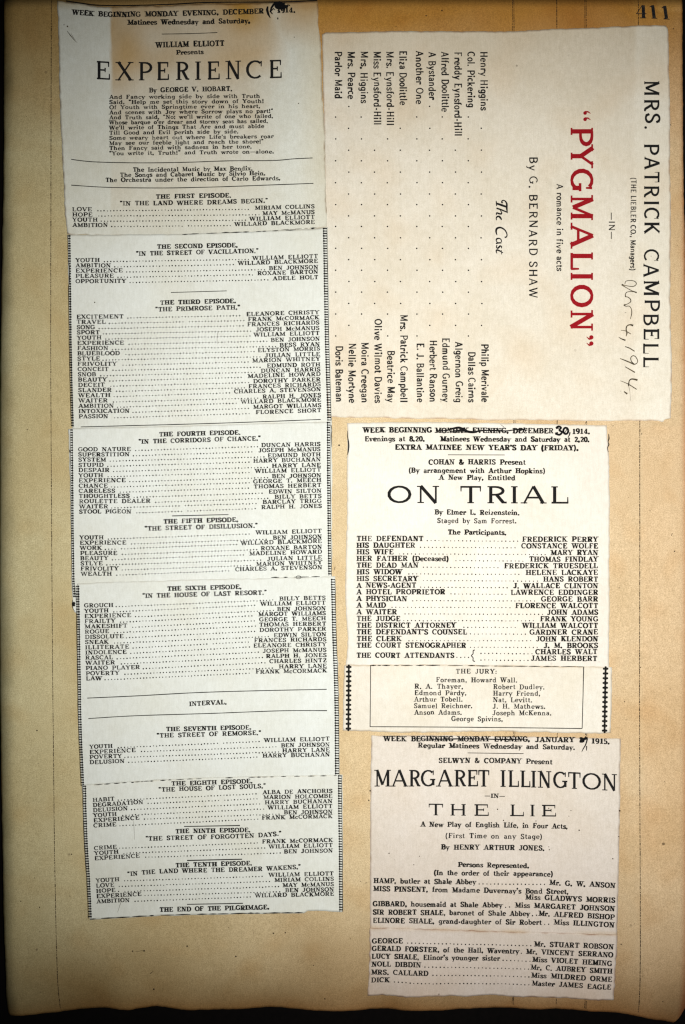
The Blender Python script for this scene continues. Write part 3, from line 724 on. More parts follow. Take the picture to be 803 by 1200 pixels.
for s_, e_, yl, yr in (("And Fancy working side by side with Truth",304.7,116.3,115),('Said, "Help me set this story down of Youth!',309,122.4,121),("Of Youth with Springtime ever in his heart,",305,128.5,126.8),
 ('And scenes with Joy where Sorrow plays no part!"',320,134.5,132.5),('And Truth said, "No; we\'ll write of one who failed,',320,140.4,138.4),("Whose barque o'er drear and stormy seas has sailed.",314,146.4,144.3),
 ("We'll write of Things That Are and must abide",309.5,152.4,150.3),("Till Good and Evil perish side by side.",279.5,158.4,156.6),("Some weary heart out where Life's breakers roar",320.5,164.4,162.2),
 ('May see our feeble light and reach the shore!"',309,170.4,168.2),("Then Fancy said with sadness in her tone,",295,176.4,174.2),('"You write it, Truth!" and Truth wrote on\u2014alone.',321,182.4,180)):
    A.line(s_, [(128.4, yl), (e_, yr)], 4.7, 'rom')
A.rule([(84,187.2),(110,190),(160,191.2),(220,190.4),(270,188.8),(320,188.4),(345,186.4),(366.5,185.4)], 1.0)
A.line('The Incidental Music by Max Bendix.', [(156,201.8),(296,200)], 5.1)
A.line('The Songs and Cabaret Music by Silvio Hein.', [(141,207.9),(311,205.8)], 5.1)
A.line('The Orchestra under the direction of Carlo Edwards.', [(124,213.8),(328.5,211.6)], 5.1)
A.rule([(84,217.4),(130,220),(200,220.5),(260,219.2),(320,217),(367.5,215.2)], 1.0)
A.line('THE FIRST EPISODE.', [(183,233.2),(271,231.8)], 5.2, 'bold')
A.line('"IN THE LAND WHERE DREAMS BEGIN."', [(141,241.2),(240,240),(314,237.8)], 5.2, 'rom')
A.cast([('LOVE',108,'MIRIAM COLLINS',299),('HOPE',108.5,'MAY McMANUS',308),('YOUTH',114.5,'WILLIAM ELLIOTT',292.5),('AMBITION',126.5,'WILLARD BLACKMORE',275)],
       85, 85.4, 248, 6.15, 368.5, 369, 246.4, 6.35)
I = Ink()   # ink blot over the day number
I.blob(328.4,6.8,7.2,4.6,1.3,rough=.3); I.blob(324.2,4.4,4.2,2.6,2.2); I.blob(331.5,10,3.6,2.6,3.1); I.blob(335.4,8.2,2.6,2,5)
I.stroke([(321.5,5),(318.4,9.5),(317,14),(319.6,17)], [2.6,2.4,1.8,1.2]); I.stroke([(314,8),(313.2,12),(314.6,17),(317,21.6)], [1.8,3,2.6,.8], 1)
I.stroke([(317,14.5),(320.8,10.5),(322.6,12.4)], [1,1.4,.8]); I.stroke([(334,8.6),(337.5,6.2),(340,7)], [1.4,1.1,1.6]); I.dot(325.7,22,.9,7); I.stroke([(325.7,20.8),(325.8,23.6)],[.9,.7])
I.stroke([(326,12),(328.4,14.6)], [2.2,1.4])
A.ink(I, 'ink_blot', M_pen, 'black ink blot over the struck-out day')
I = Ink(); I.dot(79.6,31.6,1.0,7); I.dot(75.6,29.8,.6,6); A.ink(I, 'fly_speck', M_rule)
I = Ink(); I.stroke(smooth([(79,37),(83,42),(87,47),(91,50.6)]), resamp_w((.3,.9,.6,.2), 10)); I.stroke(smooth([(84,40),(86,44),(89,48)]), resamp_w((.2,.5,.2), 7)); I.dot(345,44,.6); I.dot(350,121.5,.7); A.ink(I, 'pen_scratch', M_pencil)

# ---- the strip clippings below it
def st_strip(o, top=.4, warm=0.0):
    def f(x, y):
        q = max(0, sn(x, y, 60, o)); r = 1-.03*q; g = 1-.05*q; b = 1-.10*q
        k = warm; r *= 1; g *= 1-.03*k; b *= 1-.08*k
        return (r, g, b)
    return f
B = Clip('newspaper_clipping', 'strip clipping with the SECOND and THIRD EPISODE cast lists',
    [(79.4,275.4),(120,275.4),(200,274.8),(260,272.8),(320,270.6),(370,268.4),(384.4,266.8)],
    [(85,503),(150,501.8),(240,499.6),(320,497),(389,494.6)],
    [(79.4,275.4),(80.8,340),(82,400),(84,460),(85,503)],
    [(384.4,266.8),(385.4,330),(386.4,400),(388.2,460),(389.2,494.6)],
    0.00062, 0.00034, M_news, st_strip(1.2, warm=.3), rough=.35, seed=6.7)
B.rule([(214,275.2),(262,273.2),(300,272),(340,270.2),(371,268.2)], 1.1, M_pen, broken=.45)
B.rule([(330,270),(352,268.4),(372,267.6)], .6, broken=.3)
B.line('THE SECOND EPISODE.', [(184.5,292),(278.5,290.2)], 5.2, 'bold')
B.line('"IN THE STREET OF VACILLATION."', [(160,300.2),(303,296.8)], 5.2)
B.cast([('YOUTH',117,'WILLIAM ELLIOTT',296),('AMBITION',130,'WILLARD BLACKMORE',279),('EXPERIENCE',144,'BEN JOHNSON',315.5),('PLEASURE',133.5,'ROXANE BARTON',302),('OPPORTUNITY',148,'ADELE HOLT',320)],
       89, 89, 307.6, 6.15, 372.5, 373, 305.2, 5.95)
B.rule([(200.5,343),(266,341.2)], .9)
B.line('THE THIRD EPISODE.', [(188,357.4),(276.5,355.4)], 5.2, 'bold')
B.line('"THE PRIMROSE PATH."', [(182.5,365.4),(281.5,362.8)], 5.2)
B.cast([('EXCITEMENT',145,'ELEANORE CHRISTY',289),('TRAVEL',124,'FRANK McCORMACK',291),('SONG',111.5,'FRANCES RICHARDS',290),('SPORT',117,'JOSEPH McMANUS',300),('YOUTH',119,'WILLIAM ELLIOTT',297.5),
 ('EXPERIENCE',145.5,'BEN JOHNSON',317.5),('FASHION',127,'BESS RYAN',328),('BLUEBLOOD',140.5,'ELYSTON MORRIS',302.5),('STYLE',117.5,'JULIAN LITTLE',310.5),('FRIVOLITY',137,'MARION WHITNEY',296),
 ('CONCEIT',127.5,'EDMUND ROTH',313),('SNOB',112.5,'DUNCAN HARRIS',306),('BEAUTY',125.5,'MADELINE HOWARD',290.5),('DECEIT',123,'DOROTHY PARKER',297),('SLANDER',131,'FRANCES RICHARDS',291.5),
 ('WEALTH',129.5,'CHARLES A. STEVENSON',274.5),('WAITER',126.5,'RALPH H. JONES',308),('AMBITION',133.5,'WILLARD BLACKMORE',282.5),('INTOXICATION',152,'MARGOT WILLIAMS',297),('PASSION',127,'FLORENCE SHORT',300)],
       90, 92.6, 373.7, 6.14, 374, 376.5, 370.8, 6.03)
B.rule([(95,500.4),(150,499),(240,496.6),(320,493.8),(376,491.6)], 1.0)
B.ink(border([(81.6,277),(82.3,340),(82.8,400),(84.2,460),(85.4,500)], 3.4, -1, lambda y: .35 if 309 < y < 333 else 1), 'ladder_border')
B.ink(border([(381,268.4),(382,330),(383.2,400),(384.8,450),(386,493)], 5.0, 1), 'ladder_border')
I = Ink(); I.stroke([(256,389),(254.5,395),(255,403)], [.5,.3,.4]); I.dot(111.4,354.6,.8); B.ink(I, 'pen_scratch', M_pencil)

C_ = Clip('newspaper_clipping', 'strip clipping with the FOURTH and FIFTH EPISODE cast lists',
    [(80.5,503.2),(86,501.6),(150,501),(240,498.4),(320,496),(389,494.2)],
    [(85.6,711),(87,717),(92,720),(150,688),(240,682),(320,679.4),(389.4,677.6)],
    [(80.5,503.2),(81.6,540),(83,600),(84,660),(84.4,690),(85.6,711)],
    [(389,494.2),(389.4,540),(389.2,620),(389.4,677.6)],
    0.00060, 0.00025, M_news, st_strip(3.3), rough=.45, seed=8.1)
C_.line('THE FOURTH EPISODE.', [(187,511.8),(282,509.4)], 5.2, 'bold')
C_.line('"IN THE CORRIDORS OF CHANCE."', [(163,520.2),(305.5,516.2)], 5.2)
C_.cast([('GOOD NATURE',153.5,'DUNCAN HARRIS',306.5),('SUPERSTITION',152,'JOSEPH McMANUS',303),('SYSTEM',124.5,'EDMUND ROTH',314),('STUPID',121.5,'HARRY BUCHANAN',297),('DESPAIR',128.5,'HARRY LANE',319),
 ('YOUTH',121,'WILLIAM ELLIOTT',299),('EXPERIENCE',147.5,'BEN JOHNSON',319),('CHANCE',126.5,'GEORGE T. MEECH',297),('CARELESS',135,'THOMAS HERBERT',297.5),('THOUGHTLESS',152,'EDWIN SILTON',315),
 ('ROULETTE DEALER',176.5,'BILLY BETTS',322),('WAITER',127,'BARCLAY TRIGG',308),('STOOL PIGEON',154,'RALPH H. JONES',306.5)], 92, 93, 529, 6.08, 375.5, 377, 524.2, 6.04, slopeR=-.022)
C_.rule([(202,604.6),(268,603)], 1.0)
C_.line('THE FIFTH EPISODE.', [(192,613.8),(279,611.4)], 5.2, 'bold')
C_.line('"THE STREET OF DISILLUSION."', [(170,622),(302,618.2)], 5.2)
C_.cast([('YOUTH',121.5,'WILLIAM ELLIOTT',300),('EXPERIENCE',148,'BEN JOHNSON',320),('WORK',119.5,'WILLARD BLACKMORE',282.5),('PLEASURE',137.5,'ROXANE BARTON',306),('BEAUTY',127,'MADELINE HOWARD',292.5),
 ('STLYE',120.5,'JULIAN LITTLE',313),('FRIVOLITY',139,'MARION WHITNEY',300.5),('WEALTH',131,'CHARLES A. STEVENSON',276)], 93.5, 95, 632.3, 6.06, 377, 377.5, 626.4, 6.14, slopeR=-.026)
C_.ink(border([(84.4,504),(84.9,560),(85.2,620),(86.2,680),(87.6,700)], 3.2, -1), 'ladder_border')
C_.ink(border([(385.2,495.4),(385.4,560),(386,620),(386.8,675)], 4.2, 1), 'ladder_border')
I = Ink(); I.blob(86.8,707.8,2.0,2.7,3.3); I.stroke(smooth([(85.6,703),(84.9,708),(86,713.4),(88,716)]), resamp_w((.5,.7,.5,.4),10)); I.stroke([(81.6,527),(83,530.4)],[.5,1.6]); I.stroke(smooth([(388,498),(389,504),(388.6,510),(389,524)]), resamp_w((.9,.7,.9,.5),10)); C_.ink(I, 'ornament_remnant', M_ink)

D = Clip('newspaper_clipping', 'longest strip clipping with the SIXTH EPISODE, INTERVAL and SEVENTH EPISODE',
    [(90.6,684),(96,683.6),(120,681.8),(160,681.2),(200,680),(240,678.8),(300,677.6),(340,676.6),(375,675.6),(393,675.2)],
    [(96.2,921),(160,916.4),(240,912.6),(320,910.6),(398,910)],
    [(90.6,684),(91,720),(91.6,800),(92.2,850),(95,900),(96.2,921)],
    [(393,675.2),(394.4,740),(396.8,800),(397.6,850),(398,910)],
    0.00055, 0.00026, M_news, st_strip(5.4), rough=.4, seed=9.6)
D.rule([(318,676.6),(340,676.2),(375,675.6)], 1.1, M_pen, broken=.3)
I = Ink(); I.stroke(arc(350,676,3,1.6,180,0)+[(353,676.4)], [.6]*8+[.6]) if False else I.stroke(arc(350,676.4,3,1.8,0,360,10), [.6]*11); D.ink(I, 'ornament_remnant')
D.line('THE SIXTH EPISODE.', [(196.5,692.2),(283,690)], 5.2, 'bold')
D.line('"IN THE HOUSE OF LAST RESORT."', [(167.5,700.8),(312.5,696.6)], 5.2)
D.cast([('GROUCH',133,'BILLY BETTS',327.5),('YOUTH',127.5,'WILLIAM ELLIOTT',305.5),('EXPERIENCE',154,'BEN JOHNSON',325),('FRAILTY',135.5,'MARGOT WILLIAMS',303),('MAKESHIFT',149.5,'GEORGE T. MEECH',304),
 ('ROGUE',128,'THOMAS HERBERT',304),('DISSOLUTE',145,'DOROTHY PARKER',304.5),('SNEAK',127.5,'EDWIN SILTON',321),('ILLITERATE',151.5,'FRANCES RICHARDS',298),('INDOLENCE',148.5,'ELEANORE CHRISTY',297),
 ('RASCAL',132.5,'JOSEPH McMANUS',308),('WAITER',135,'RALPH H. JONES',312),('PIANO PLAYER',164,'CHARLES HINTZ',316),('POVERTY',140,'HARRY LANE',327),('LAW',119.5,'FRANK McCORMACK',300)], 99, 101, 712, 6.1, 381.5, 383, 703.7, 6.12, slopeR=-.018, slopeL=-.02)
D.rule([(102.6,818),(160,815.4),(230,811.6),(300,809.4),(383,807.6)], 1.0)
D.line('INTERVAL.', [(222,827.2),(265.5,825.2)], 5.4)
D.rule([(103.8,842),(160,838.6),(250,835.8),(330,832.8),(383.4,832.6)], 1.0)
D.line('THE SEVENTH EPISODE.', [(195,857),(294.5,854.6)], 5.2, 'bold')
D.line('"THE STREET OF REMORSE."', [(184,864.4),(306,861)], 5.2)
D.cast([('YOUTH',132,'WILLIAM ELLIOTT',309.5),('EXPERIENCE',159,'BEN JOHNSON',329.5),('POVERTY',143,'HARRY LANE',331),('DELUSION',146,'HARRY BUCHANAN',308)], 105, 105.4, 877.6, 6.0, 386.3, 386.5, 869.6, 6.05, slopeR=-.022, slopeL=-.045)
D.ink(border([(91.4,687),(92.2,740),(93.2,800),(93.4,830),(94.6,870),(97,920)], 4.2, -1), 'ladder_border')
D.ink(border([(390.4,679),(391.8,740),(394,800),(394.8,840),(395,880),(395.2,908)], 5.2, 1), 'ladder_border')

E_ = Clip('newspaper_clipping', 'lowest strip of the left column with the EIGHTH, NINTH and TENTH EPISODE lists',
    [(96.4,920.2),(111,918.6),(135,917),(165,915),(200,913),(240,911.2),(300,909.6),(340,908.8),(401.6,907.2)],
    [(105.6,1078),(125,1076.2),(160,1074.6),(185,1073),(240,1071.6),(290,1070.6),(352,1069.6),(357,1069.6),(361,1066.8),(380,1067.2),(401.2,1068.6)],
    [(96.4,920.2),(97.6,945),(99.4,990),(102.4,1030),(105.6,1078)],
    [(401.6,907.2),(401.6,950),(402,1000),(401.8,1040),(401.2,1068.6)],
    0.00055, 0.00028, M_news, st_strip(7.7, warm=.4), rough=.35, seed=11.2, curl=0.0003)
E_.rule([(111,919.4),(135,917.6),(165,915.6),(200,913.6),(240,911.8),(300,910.2),(340,909.4),(395,908.4)], 1.0, M_pen, broken=.6)
E_.line('THE EIGHTH EPISODE.', [(201.5,920.4),(296,917.4)], 5.2, 'bold')
E_.line('"THE HOUSE OF LOST SOULS."', [(186.5,927.6),(311.5,923.2)], 5.2)
E_.cast([('HABIT',134.5,'ALBA DE ANCHORIS',308),('DEGRADATION',168,'MARION HOLCOMBE',309),('DELUSION',150,'HARRY BUCHANAN',310.5),('YOUTH',137,'WILLIAM ELLIOTT',314),('EXPERIENCE',163.5,'BEN JOHNSON',333),('CRIME',136.5,'FRANK McCORMACK',307)],
        109, 110, 939.6, 6.0, 389.5, 389.5, 930.4, 5.95, slopeR=-.022, slopeL=-.065)
E_.rule([(216,968.2),(281.5,967)], 1.2)
E_.line('THE NINTH EPISODE.', [(206,976.4),(293.5,974.6)], 5.2, 'bold')
E_.line('"THE STREET OF FORGOTTEN DAYS."', [(171,985),(290,981.6),(330,978.6)], 5.2)
E_.cast([('CRIME',137,'FRANK McCORMACK',307.5),('YOUTH',139,'WILLIAM ELLIOTT',315),('EXPERIENCE',164,'BEN JOHNSON',333)], 110.5, 111, 996, 6.0, 390, 390, 988, 5.9, slopeR=-.022, slopeL=-.06)
E_.rule([(219.5,1008),(284,1006.4)], 1.2)
E_.line('THE TENTH EPISODE.', [(206,1016.2),(295.5,1013.4)], 5.2, 'bold')
E_.line('"IN THE LAND WHERE THE DREAMER WAKENS."', [(150,1026.6),(185,1023.4),(250,1021.6),(310,1020),(352.5,1017.8)], 5.2)
E_.cast([('YOUTH',140,'WILLIAM ELLIOTT',315),('LOVE',134,'MIRIAM COLLINS',322),('HOPE',135.5,'MAY McMANUS',331.5),('EXPERIENCE',166,'BEN JOHNSON',334.5),('AMBITION',152,'WILLARD BLACKMORE',299)],
        112.5, 113.5, 1034, 6.15, 391, 391.4, 1027, 6.05, slopeR=-.02, slopeL=-.055)
E_.rule([(219.5,1059.4),(285,1058)], 1.2)
E_.line('THE END OF THE PILGRIMAGE.', [(187.5,1068.2),(315.5,1065)], 5.4, 'bold')
E_.rule([(106,1077),(125,1075.4),(160,1073.6),(185,1072),(240,1070.6),(290,1069.6),(357,1068.8)], 1.2, M_pen, broken=.22)
E_.ink(border([(99.4,921),(99.6,945),(101.2,990),(103.8,1030),(105.9,1076)], 4.4, -1), 'ladder_border')
E_.ink(border([(398.4,908.6),(398.6,950),(399.4,1000),(399.6,1040),(399.8,1068)], 4.6, 1), 'ladder_border')
I = Ink(); I.stroke([(157,962),(157.4,972),(158,984)], [.25,.4,.2]); I.stroke([(145,1048),(141,1060),(138,1069)], [.2,.45,.2]); E_.ink(I, 'pen_scratch', M_pencil)

# ---- ON TRIAL
def st_F(x, y):
    q = max(0, sn(x, y, 70, 4.4)); r, g, b = 1-.015*q, 1-.04*q, 1-.09*q
    k = cl((x-560)/150); g *= 1-.02*k; b *= 1-.035*k
    return (r, g, b)
F = Clip('newspaper_clipping', 'cream clipping headed ON TRIAL with its long list of participants',
    [(407,496),(420,495.2),(500,494.8),(600,496),(660,497.2),(711,498.6)],
    [(405,780),(460,781),(560,781),(640,782),(714,783)],
    [(407,496),(407,530),(407,600),(405.6,640),(404.6,690),(405.4,720),(407.8,745),(406,770),(405,780)],
    [(711,498.6),(711.6,506),(713.4,532),(714.4,580),(714,660),(714.4,700),(713.6,783)],
    0.00026, 0.00024, M_cream, st_F, rough=.5, seed=14.2, edge=(.78,.66,.48), es=.6)
I = Ink(); text(I, 'WEEK BEGINNING', [(425.5,507),(506,507)], 6.2, 'bold'); text(I, 'MONDAY EVENING, DECEMBER', [(510,507.2),(648.5,508)], 6.2, 'bold'); text(I, '1914.', [(670.6,508.6),(691,508.7)], 6.2, 'bold'); F.ink(I)
I = Ink(); text(I, 'Evenings at 8.20.', [(427.5,517.2),(497.5,517.2)], 6.0, 'bold'); text(I, 'Matinees Wednesday and Saturday at 2.20.', [(516,517.2),(600,517.6),(690.5,518)], 6.0, 'bold'); F.ink(I)
F.line("EXTRA MATINEE NEW YEAR'S DAY (FRIDAY).", [(463,527),(677.5,528)], 6.2, 'bold')
F.rule([(525,533),(591.5,533.2)], .9)
F.line('COHAN & HARRIS Present', [(502.5,544.2),(615.5,544.6)], 6.2)
F.line('(By arrangement with Arthur Hopkins)', [(479,554),(638.5,554.8)], 6.0)
F.line('A New Play, Entitled', [(514.5,562.2),(603.5,562.8)], 6.0)
I = Ink(); placed(I, [('O',453.8,482.6),('N',489,515),('T',539,564.4),('R',570.6,593.6),('I',599.6,606),('A',611.7,639),('L',645,665.6)], 20.2, 'wide', [(450,589.4),(670,590.2)])
F.ink(I, 'title_lettering', M_black, 'wide title ON TRIAL')
F.line('By Elmer L. Reizenstein.', [(509.5,603),(608.5,603.6)], 6.0, 'rom')
F.line('Staged by Sam Forrest.', [(512.5,613),(605,613.4)], 6.0, 'lite')
F.line('The Participants.', [(525,626.4),(593,627)], 6.0, 'bold')
rowsF = [('THE DEFENDANT',496,'FREDERICK PERRY',612),('HIS DAUGHTER',486.5,'CONSTANCE WOLFE',611),('HIS WIFE',461,'MARY RYAN',645.5),('HER FATHER (Deceased)',525.5,'THOMAS FINDLAY',620),
 ('THE DEAD MAN',490,'FREDERICK TRUESDELL',591),('HIS WIDOW',471,'HELENE LACKAYE',616),('HIS SECRETARY',489.5,'HANS ROBERT',636.5),('A NEWS-AGENT',487.5,'J. WALLACE CLINTON',601.5),('A HOTEL PROPRIETOR',521.5,'LAWRENCE EDDINGER',598.5),
 ('A PHYSICIAN',477,'GEORGE BARR',634),('A MAID',452,'FLORENCE WALCOTT',604),('A WAITER',465,'JOHN ADAMS',641),('THE JUDGE',469,'FRANK YOUNG',633),('THE DISTRICT ATTORNEY',534,'WILLIAM WALCOTT',612),
 ("THE DEFENDANT'S COUNSEL",547,'GARDNER CRANE',620.5),('THE CLERK',470.5,'JOHN KLENDON',628),('THE COURT STENOGRAPHER',546,'J. M. BROOKS',637)]
for i, (a, xe, b, xs) in enumerate(rowsF):
    I = Ink(); yl = 634 + 7.81*i; yr = 634.9 + 7.77*i
    if 'Dec' in a: text(I, 'HER FATHER', [(418,yl),(477.5,yl)], 6.1); text(I, '(Deceased)', [(483.5,yl),(525.5,yl+.2)], 6.0, 'bold')
    else: text(I, a, [(418,yl),(xe,yl+.1)], 6.1)
    text(I, b, [(xs,yr),(700.4,yr)], 6.1)
    dots(I, 418 + math.ceil((xe+4-418)/4.6)*4.6 + (i % 2)*1.5, xs - 4, yl - .5, yr - .6, 4.6, .74); F.ink(I)
I = Ink(); text(I, 'THE COURT ATTENDANTS', [(418,770.8),(532,770.8)], 6.1); dots(I, 535.4, 550, 770.2, 770.2, 4.6, .78)
I.stroke(smooth([(556.6,761.6),(554.6,762.4),(554.4,766),(552.4,768.2),(554.4,770.6),(554.4,774),(556.6,775)]), [1.15]*19, 2)
text(I, 'CHARLES WALT', [(627.5,766.6),(699.6,766.6)], 6.1); text(I, 'JAMES HERBERT', [(622,774.4),(699.6,774.4)], 6.1)
dots(I, 563.6, 626, 765.6, 766.2, 4.6, .78); dots(I, 563.6, 621, 773.4, 774, 4.6, .78); F.ink(I)
I = Ink()   # pen strike and the corrected day
I.stroke(smooth([(511,504.8),(522,504.6),(530,502.4),(538,501.2),(543,503.6),(549,506),(556,506.4),(562,505),(572,504.4),(584,504.8),(594,505),(604,503.6),(612,503.2),(618,504.6)]), resamp_w((.5,1.6,2.2,2.8,3.2,3.0,2.8,1.8,1.6,2.0,1.4,1.4,2.2,.8), 40), 2)
I.stroke(smooth([(529,505.6),(538,504.8),(546,505.6)]), resamp_w((1,2.8,1),7), 2); I.stroke([(614,500.6),(616,506)], [1.2,1.4]); I.stroke([(606,506),(614,503)], [.6,1.4]); I.stroke([(586.6,497.6),(590.6,500.4)], [.4,.6])
F.ink(I, 'pen_strike', M_pen, 'heavy pen stroke crossing out the day and month')
I = Ink(); I.stroke(smooth([(651.6,501.6),(654.6,499.8),(657.6,501.4),(655.4,504),(658.6,506.6),(655.6,509.6),(651.2,508.2)]), [2.4]*19, 2); I.blob(652.2,508,2.2,1.7,1.9); I.blob(653,501.4,1.8,1.5,.7); I.stroke(arc(663,505,2.9,3.7,0,360,12), [2.5]*13, 2); I.stroke([(664.4,502.6),(662,507.4)], [1.2,.8]); I.stroke([(668,506.6),(667.2,510),(665.4,512.8)], [1.6,1.4,.7], 2)
F.ink(I, 'handwritten_day', M_pen, 'blotted handwritten 30 and comma')
I = Ink(); I.stroke(smooth([(407.4,505),(407.4,511),(408.4,517),(408.8,523),(408.2,529),(407.4,533)]), resamp_w((.4,.8,1.4,1.7,1.4,.5),16), 2)
I.stroke(smooth([(713.2,508.6),(713.6,514),(712.6,518),(713.6,521),(711.8,525),(712.8,530)]), resamp_w((.5,1.4,.7,1.3,.8,.5),16), 2); F.ink(I, 'ornament_remnant')

def st_G(x, y):
    q = max(0, sn(x, y, 50, 9.1)); r, g, b = 1-.02*q, 1-.05*q, 1-.12*q
    return (r, g, b)
Gc = Clip('newspaper_clipping', 'short wide clipping with THE JURY in a ruled box between crossed borders',
    [(403.6,779.6),(440,779),(520,778.8),(600,780),(680,781),(716.6,781.6)],
    [(402,856),(440,857.2),(470,858.6),(520,858),(580,857.4),(640,858.4),(700,859.6),(715.4,859)],
    [(403.6,779.6),(402.6,810),(402,856)], [(716.6,781.6),(717.4,810),(716.4,835),(715.4,859)],
    0.00045, 0.00022, M_cream2, st_G, rough=.5, seed=16.5, edge=(.70,.56,.40), es=.8)
Gc.rule([(433.6,779.6),(520,779.4),(600,780.6),(683.6,781.2)], 1.0, M_pen, broken=.25)
Gc.rule([(434,851.4),(520,851.8),(600,852.6),(682,853.6)], 1.0)
I = Ink(); I.stroke([(434.4,779.8),(434.2,815),(433.8,851.6)], [.9,.8,1.0]); Gc.ink(I, 'printed_rule')
I = Ink(); I.stroke([(683.8,781.2),(683.2,815),(682.2,853.6)], [1.1,.9,.9]); Gc.ink(I, 'printed_rule')
for x0, x1, ya, yb in ((408.9,408.4,781.4,853.6),(709.4,708.4,783.4,856)):
    I = Ink(); n = 14
    for i in range(n):
        t = i/(n-1); x, y = x0+(x1-x0)*t, ya+(yb-ya)*t
        for dx, dy in ((0,0),(-2.0,0),(2.0,0),(0,-1.7),(0,1.7)): I.dot(x+dx, y+dy, 1.4, 7)
        I.stroke([(x,y-2.8),(x,y+2.8)], [1.2,1.2])
    Gc.ink(I, 'crossed_border')
Gc.line('THE JURY:', [(534,789.2),(582,789.4)], 5.6, 'lite')
Gc.line('Foreman, Howard Wall.', [(511,799.2),(606,799.6)], 5.8, 'lite')
for i, (a, xa, xb, b, xc, xd) in enumerate((('R. A. Thayer,',485.8,542.5,'Robert Dudley.',578,638),('Edmond Pardy,',485.8,546.5,'Harry Friend,',578,633),('Arthur Tobell.',485.4,542,'Nat. Levitt.',577.6,623.5),('Samuel Reichner.',485.2,553.5,'J. H. Mathews.',577.2,639),('Anson Adams.',485.6,541,'Joseph McKenna.',577,646))):
    I = Ink(); y = 806.9 + 7.62*i; text(I, a, [(xa,y),(xb,y)], 5.8, 'lite'); text(I, b, [(xc,y+.6),(xd,y+.7)], 5.8, 'lite'); Gc.ink(I)
Gc.line('George Spivins,', [(529,844.8),(589,845.2)], 5.8, 'lite')

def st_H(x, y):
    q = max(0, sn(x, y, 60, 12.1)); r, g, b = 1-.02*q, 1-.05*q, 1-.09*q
    k = cl((y-900)/270); r *= 1-.10*k; g *= 1-.15*k; b *= 1-.15*k  # painted shade: the sheets darken towards the drooping foot of the page
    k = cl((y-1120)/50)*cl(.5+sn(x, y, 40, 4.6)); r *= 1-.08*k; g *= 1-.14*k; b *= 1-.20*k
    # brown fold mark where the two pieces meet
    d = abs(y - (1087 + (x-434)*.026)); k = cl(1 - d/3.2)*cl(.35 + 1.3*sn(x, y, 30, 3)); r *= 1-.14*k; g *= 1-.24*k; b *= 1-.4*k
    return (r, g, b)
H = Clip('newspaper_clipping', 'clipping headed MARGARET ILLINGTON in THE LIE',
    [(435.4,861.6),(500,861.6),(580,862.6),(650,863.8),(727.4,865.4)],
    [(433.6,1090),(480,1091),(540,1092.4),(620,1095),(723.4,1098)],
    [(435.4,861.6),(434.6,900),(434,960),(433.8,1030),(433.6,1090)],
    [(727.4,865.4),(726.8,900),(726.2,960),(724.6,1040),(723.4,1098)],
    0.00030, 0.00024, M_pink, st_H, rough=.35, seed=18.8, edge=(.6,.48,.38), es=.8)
I = Ink(); text(I, 'WEEK', [(449.5,868.4),(476,868.4)], 6.1, 'bold'); text(I, 'BEGINNING MONDAY EVENING,', [(482,868.2),(550,868.6),(620.5,868.8)], 6.1, 'bold'); text(I, 'JANUARY 2', [(627,869.4),(683,870)], 6.1, 'bold'); text(I, '1915.', [(693,871),(714,871.6)], 6.1, 'bold'); H.ink(I)
H.line('Regular Matinees Wednesday and Saturday.', [(490,876),(570,876.8),(673.5,878.4)], 5.9, 'bold')
H.rule([(548,882),(613.5,883)], .9)
H.line('SELWYN & COMPANY Present', [(514,893.6),(590,894.2),(647,895.6)], 6.0)
I = Ink(); placed(I, [('M',439.6,457.4),('A',459,477.4),('R',480,492.6),('G',493.4,510.6),('A',512.4,530),('R',533,546),('E',547.8,559.8),('T',560.4,573.4),('I',587,592),('L',595.6,607.6),('L',610,621),('I',622.8,627.8),('N',631,645.4),('G',648.4,665.2),('T',665.6,680.4),('O',682,704.4),('N',706,722.4)], 19.6, 'disp',
    [(438,921.4),(560,921.4),(600,922),(640,923),(670,924),(700,925.6),(723,926.6)])
H.ink(I, 'title_lettering', M_black, 'light title MARGARET ILLINGTON')
H.line('\u2014IN\u2014', [(567.5,934.6),(591.5,934.8)], 5.0, 'bold')
I = Ink(); placed(I, [('T',502,519.6),('H',526.8,547),('E',555,572.6),('L',596.8,613.6),('I',621.4,626.4),('E',634,651.6)], 13.6, 'wide2' if False else 'wide', [(500,955),(652,956.6)]); H.ink(I, 'title_lettering', M_black, 'wide title THE LIE')
H.line('A New Play of English Life, in Four Acts,', [(493,968.4),(580,969.2),(665,971)], 6.0)
H.line('(First Time on any Stage)', [(522,981.6),(635,983)], 6.0, 'lite')
H.line('By HENRY ARTHUR JONES.', [(517,995),(637.5,996.4)], 6.0)
H.line('Persons Represented.', [(537,1015.4),(619.5,1017)], 5.8, 'bold')
H.line('(In the order of their appearance)', [(508.5,1025),(647.5,1026.8)], 6.0)
def row2(clip, a, x0, x1, y0, y1, b, x2, x3, y2, y3, gap=2.4):
    I = Ink()
    if a: text(I, a, [(x0,y0),(x1,y1)], 6.1)
    if b: text(I, b, [(x2,y2),(x3,y3)], 6.1)
    if a and b: dots(I, x1 + gap, x2 - 2.2, y1 - .5, y2 - .6, 4.5, .82)
    clip.ink(I)
row2(H, 'HAMP, butler at Shale Abbey', 438,557.5,1034.6,1036, 'Mr. G. W. ANSON',643.8,720.5,1036.6,1040.2, 4)
row2(H, "MISS PINSENT, from Madame Duvernay's Bond Street,", 437.6,666,1044,1047.4, None,0,0,0,0)
row2(H, None,0,0,0,0,'Miss GLADWYS MORRIS',615.5,720.5,1053.6,1057.8)
row2(H, 'GIBBARD, housemaid at Shale Abbey', 437,588.5,1061.6,1063.2, 'Miss MARGARET JOHNSON',603.6,720,1063,1067.4, 4)
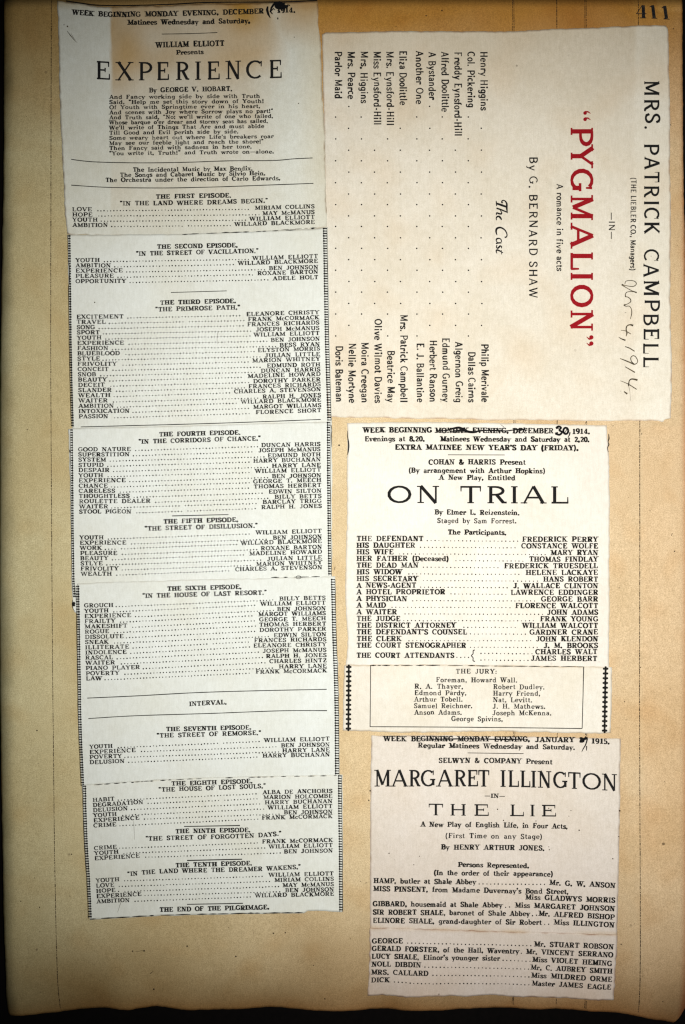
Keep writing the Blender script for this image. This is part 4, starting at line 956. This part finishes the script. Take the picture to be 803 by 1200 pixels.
row2(H, 'SIR ROBERT SHALE, baronet of Shale Abbey', 437,620.5,1071.4,1073.2, 'Mr. ALFRED BISHOP',631,719.6,1073,1077.4, 3.6)
row2(H, 'ELINORE SHALE, grand-daughter of Sir Robert', 437,634.5,1081.2,1083.6, 'Miss ILLINGTON',649,719.4,1083.2,1086.6, 4)
I = Ink(); I.stroke(smooth([(487,865.2),(510,866),(535,865.6),(560,865.6),(590,866.4),(619,866)]), resamp_w((.8,1.4,1.6,1.2,1.6,.9),16), 2)
H.ink(I, 'pen_strike', M_pen, 'thin pen stroke through the words BEGINNING MONDAY EVENING')
I = Ink(); I.blob(682,867.6,3,2.4,4.1); I.stroke(smooth([(679,869.4),(683,866),(688,864.4),(686.4,872),(683.6,877),(681.6,881)]), resamp_w((1.2,2.0,1.8,1.4,1.2,.5),16), 2); I.stroke([(687.4,874),(687.2,879.4)], [1.4,.8]); I.stroke([(684,866.6),(688.4,865)], [2.2,1.6])
H.ink(I, 'handwritten_day', M_pen, 'inked-over day number with a slanting tail')
I = Ink()
for x, y, r in ((433.9,926.4,.9),(432.4,937.6,.8),(726,949.8,1.1),(725,980,.7),(456,999.6,.8),(491.5,1003,.6),(718,1006,.8),(643,947,.7),(583,948,.8),(590,961,.8),(628,961.8,.7),(669,949.4,.6),(678.6,972.6,.9),(550,971.8,.5),(708,921,.5),(485,1013,.6),(643,992,.6),(643.6,995.4,.7)): I.dot(x, y, r, 7)
H.ink(I, 'fly_speck', M_rule)
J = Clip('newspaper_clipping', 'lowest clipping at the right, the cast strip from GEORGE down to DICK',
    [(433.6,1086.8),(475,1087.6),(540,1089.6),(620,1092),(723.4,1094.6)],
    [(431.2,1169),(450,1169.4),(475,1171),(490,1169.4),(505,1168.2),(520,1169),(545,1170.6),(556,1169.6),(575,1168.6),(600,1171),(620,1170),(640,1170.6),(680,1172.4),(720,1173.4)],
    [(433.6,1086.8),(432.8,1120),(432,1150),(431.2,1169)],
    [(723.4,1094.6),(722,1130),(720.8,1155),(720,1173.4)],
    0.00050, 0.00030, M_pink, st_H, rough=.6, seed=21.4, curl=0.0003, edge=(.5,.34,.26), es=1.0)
row2(J, 'GEORGE',436,472,1105,1105.2,'Mr. STUART ROBSON',626,718.4,1108.6,1112, 6)
row2(J, 'GERALD FORSTER, of the Hall, Waventry',436,608,1114,1117.4,'Mr. VINCENT SERRANO',616.6,718,1117.6,1121.6, 3)
row2(J, "LUCY SHALE, Elinor's younger sister",435.8,585.6,1123.4,1126,'Miss VIOLET HEMING',624,716.6,1127,1131.6, 4)
row2(J, 'NOLL DIBDIN',435.6,493,1133,1133.4,'Mr. C. AUBREY SMITH',622,717,1136.6,1141, 5)
row2(J, 'MRS. CALLARD',435.2,501.6,1142.8,1143.4,'Miss MILDRED ORME',622.6,717,1146,1150.6, 6)
row2(J, 'DICK',435,456.6,1152.2,1152.4,'Master JAMES EAGLE',623.6,716,1155.6,1160, 6)
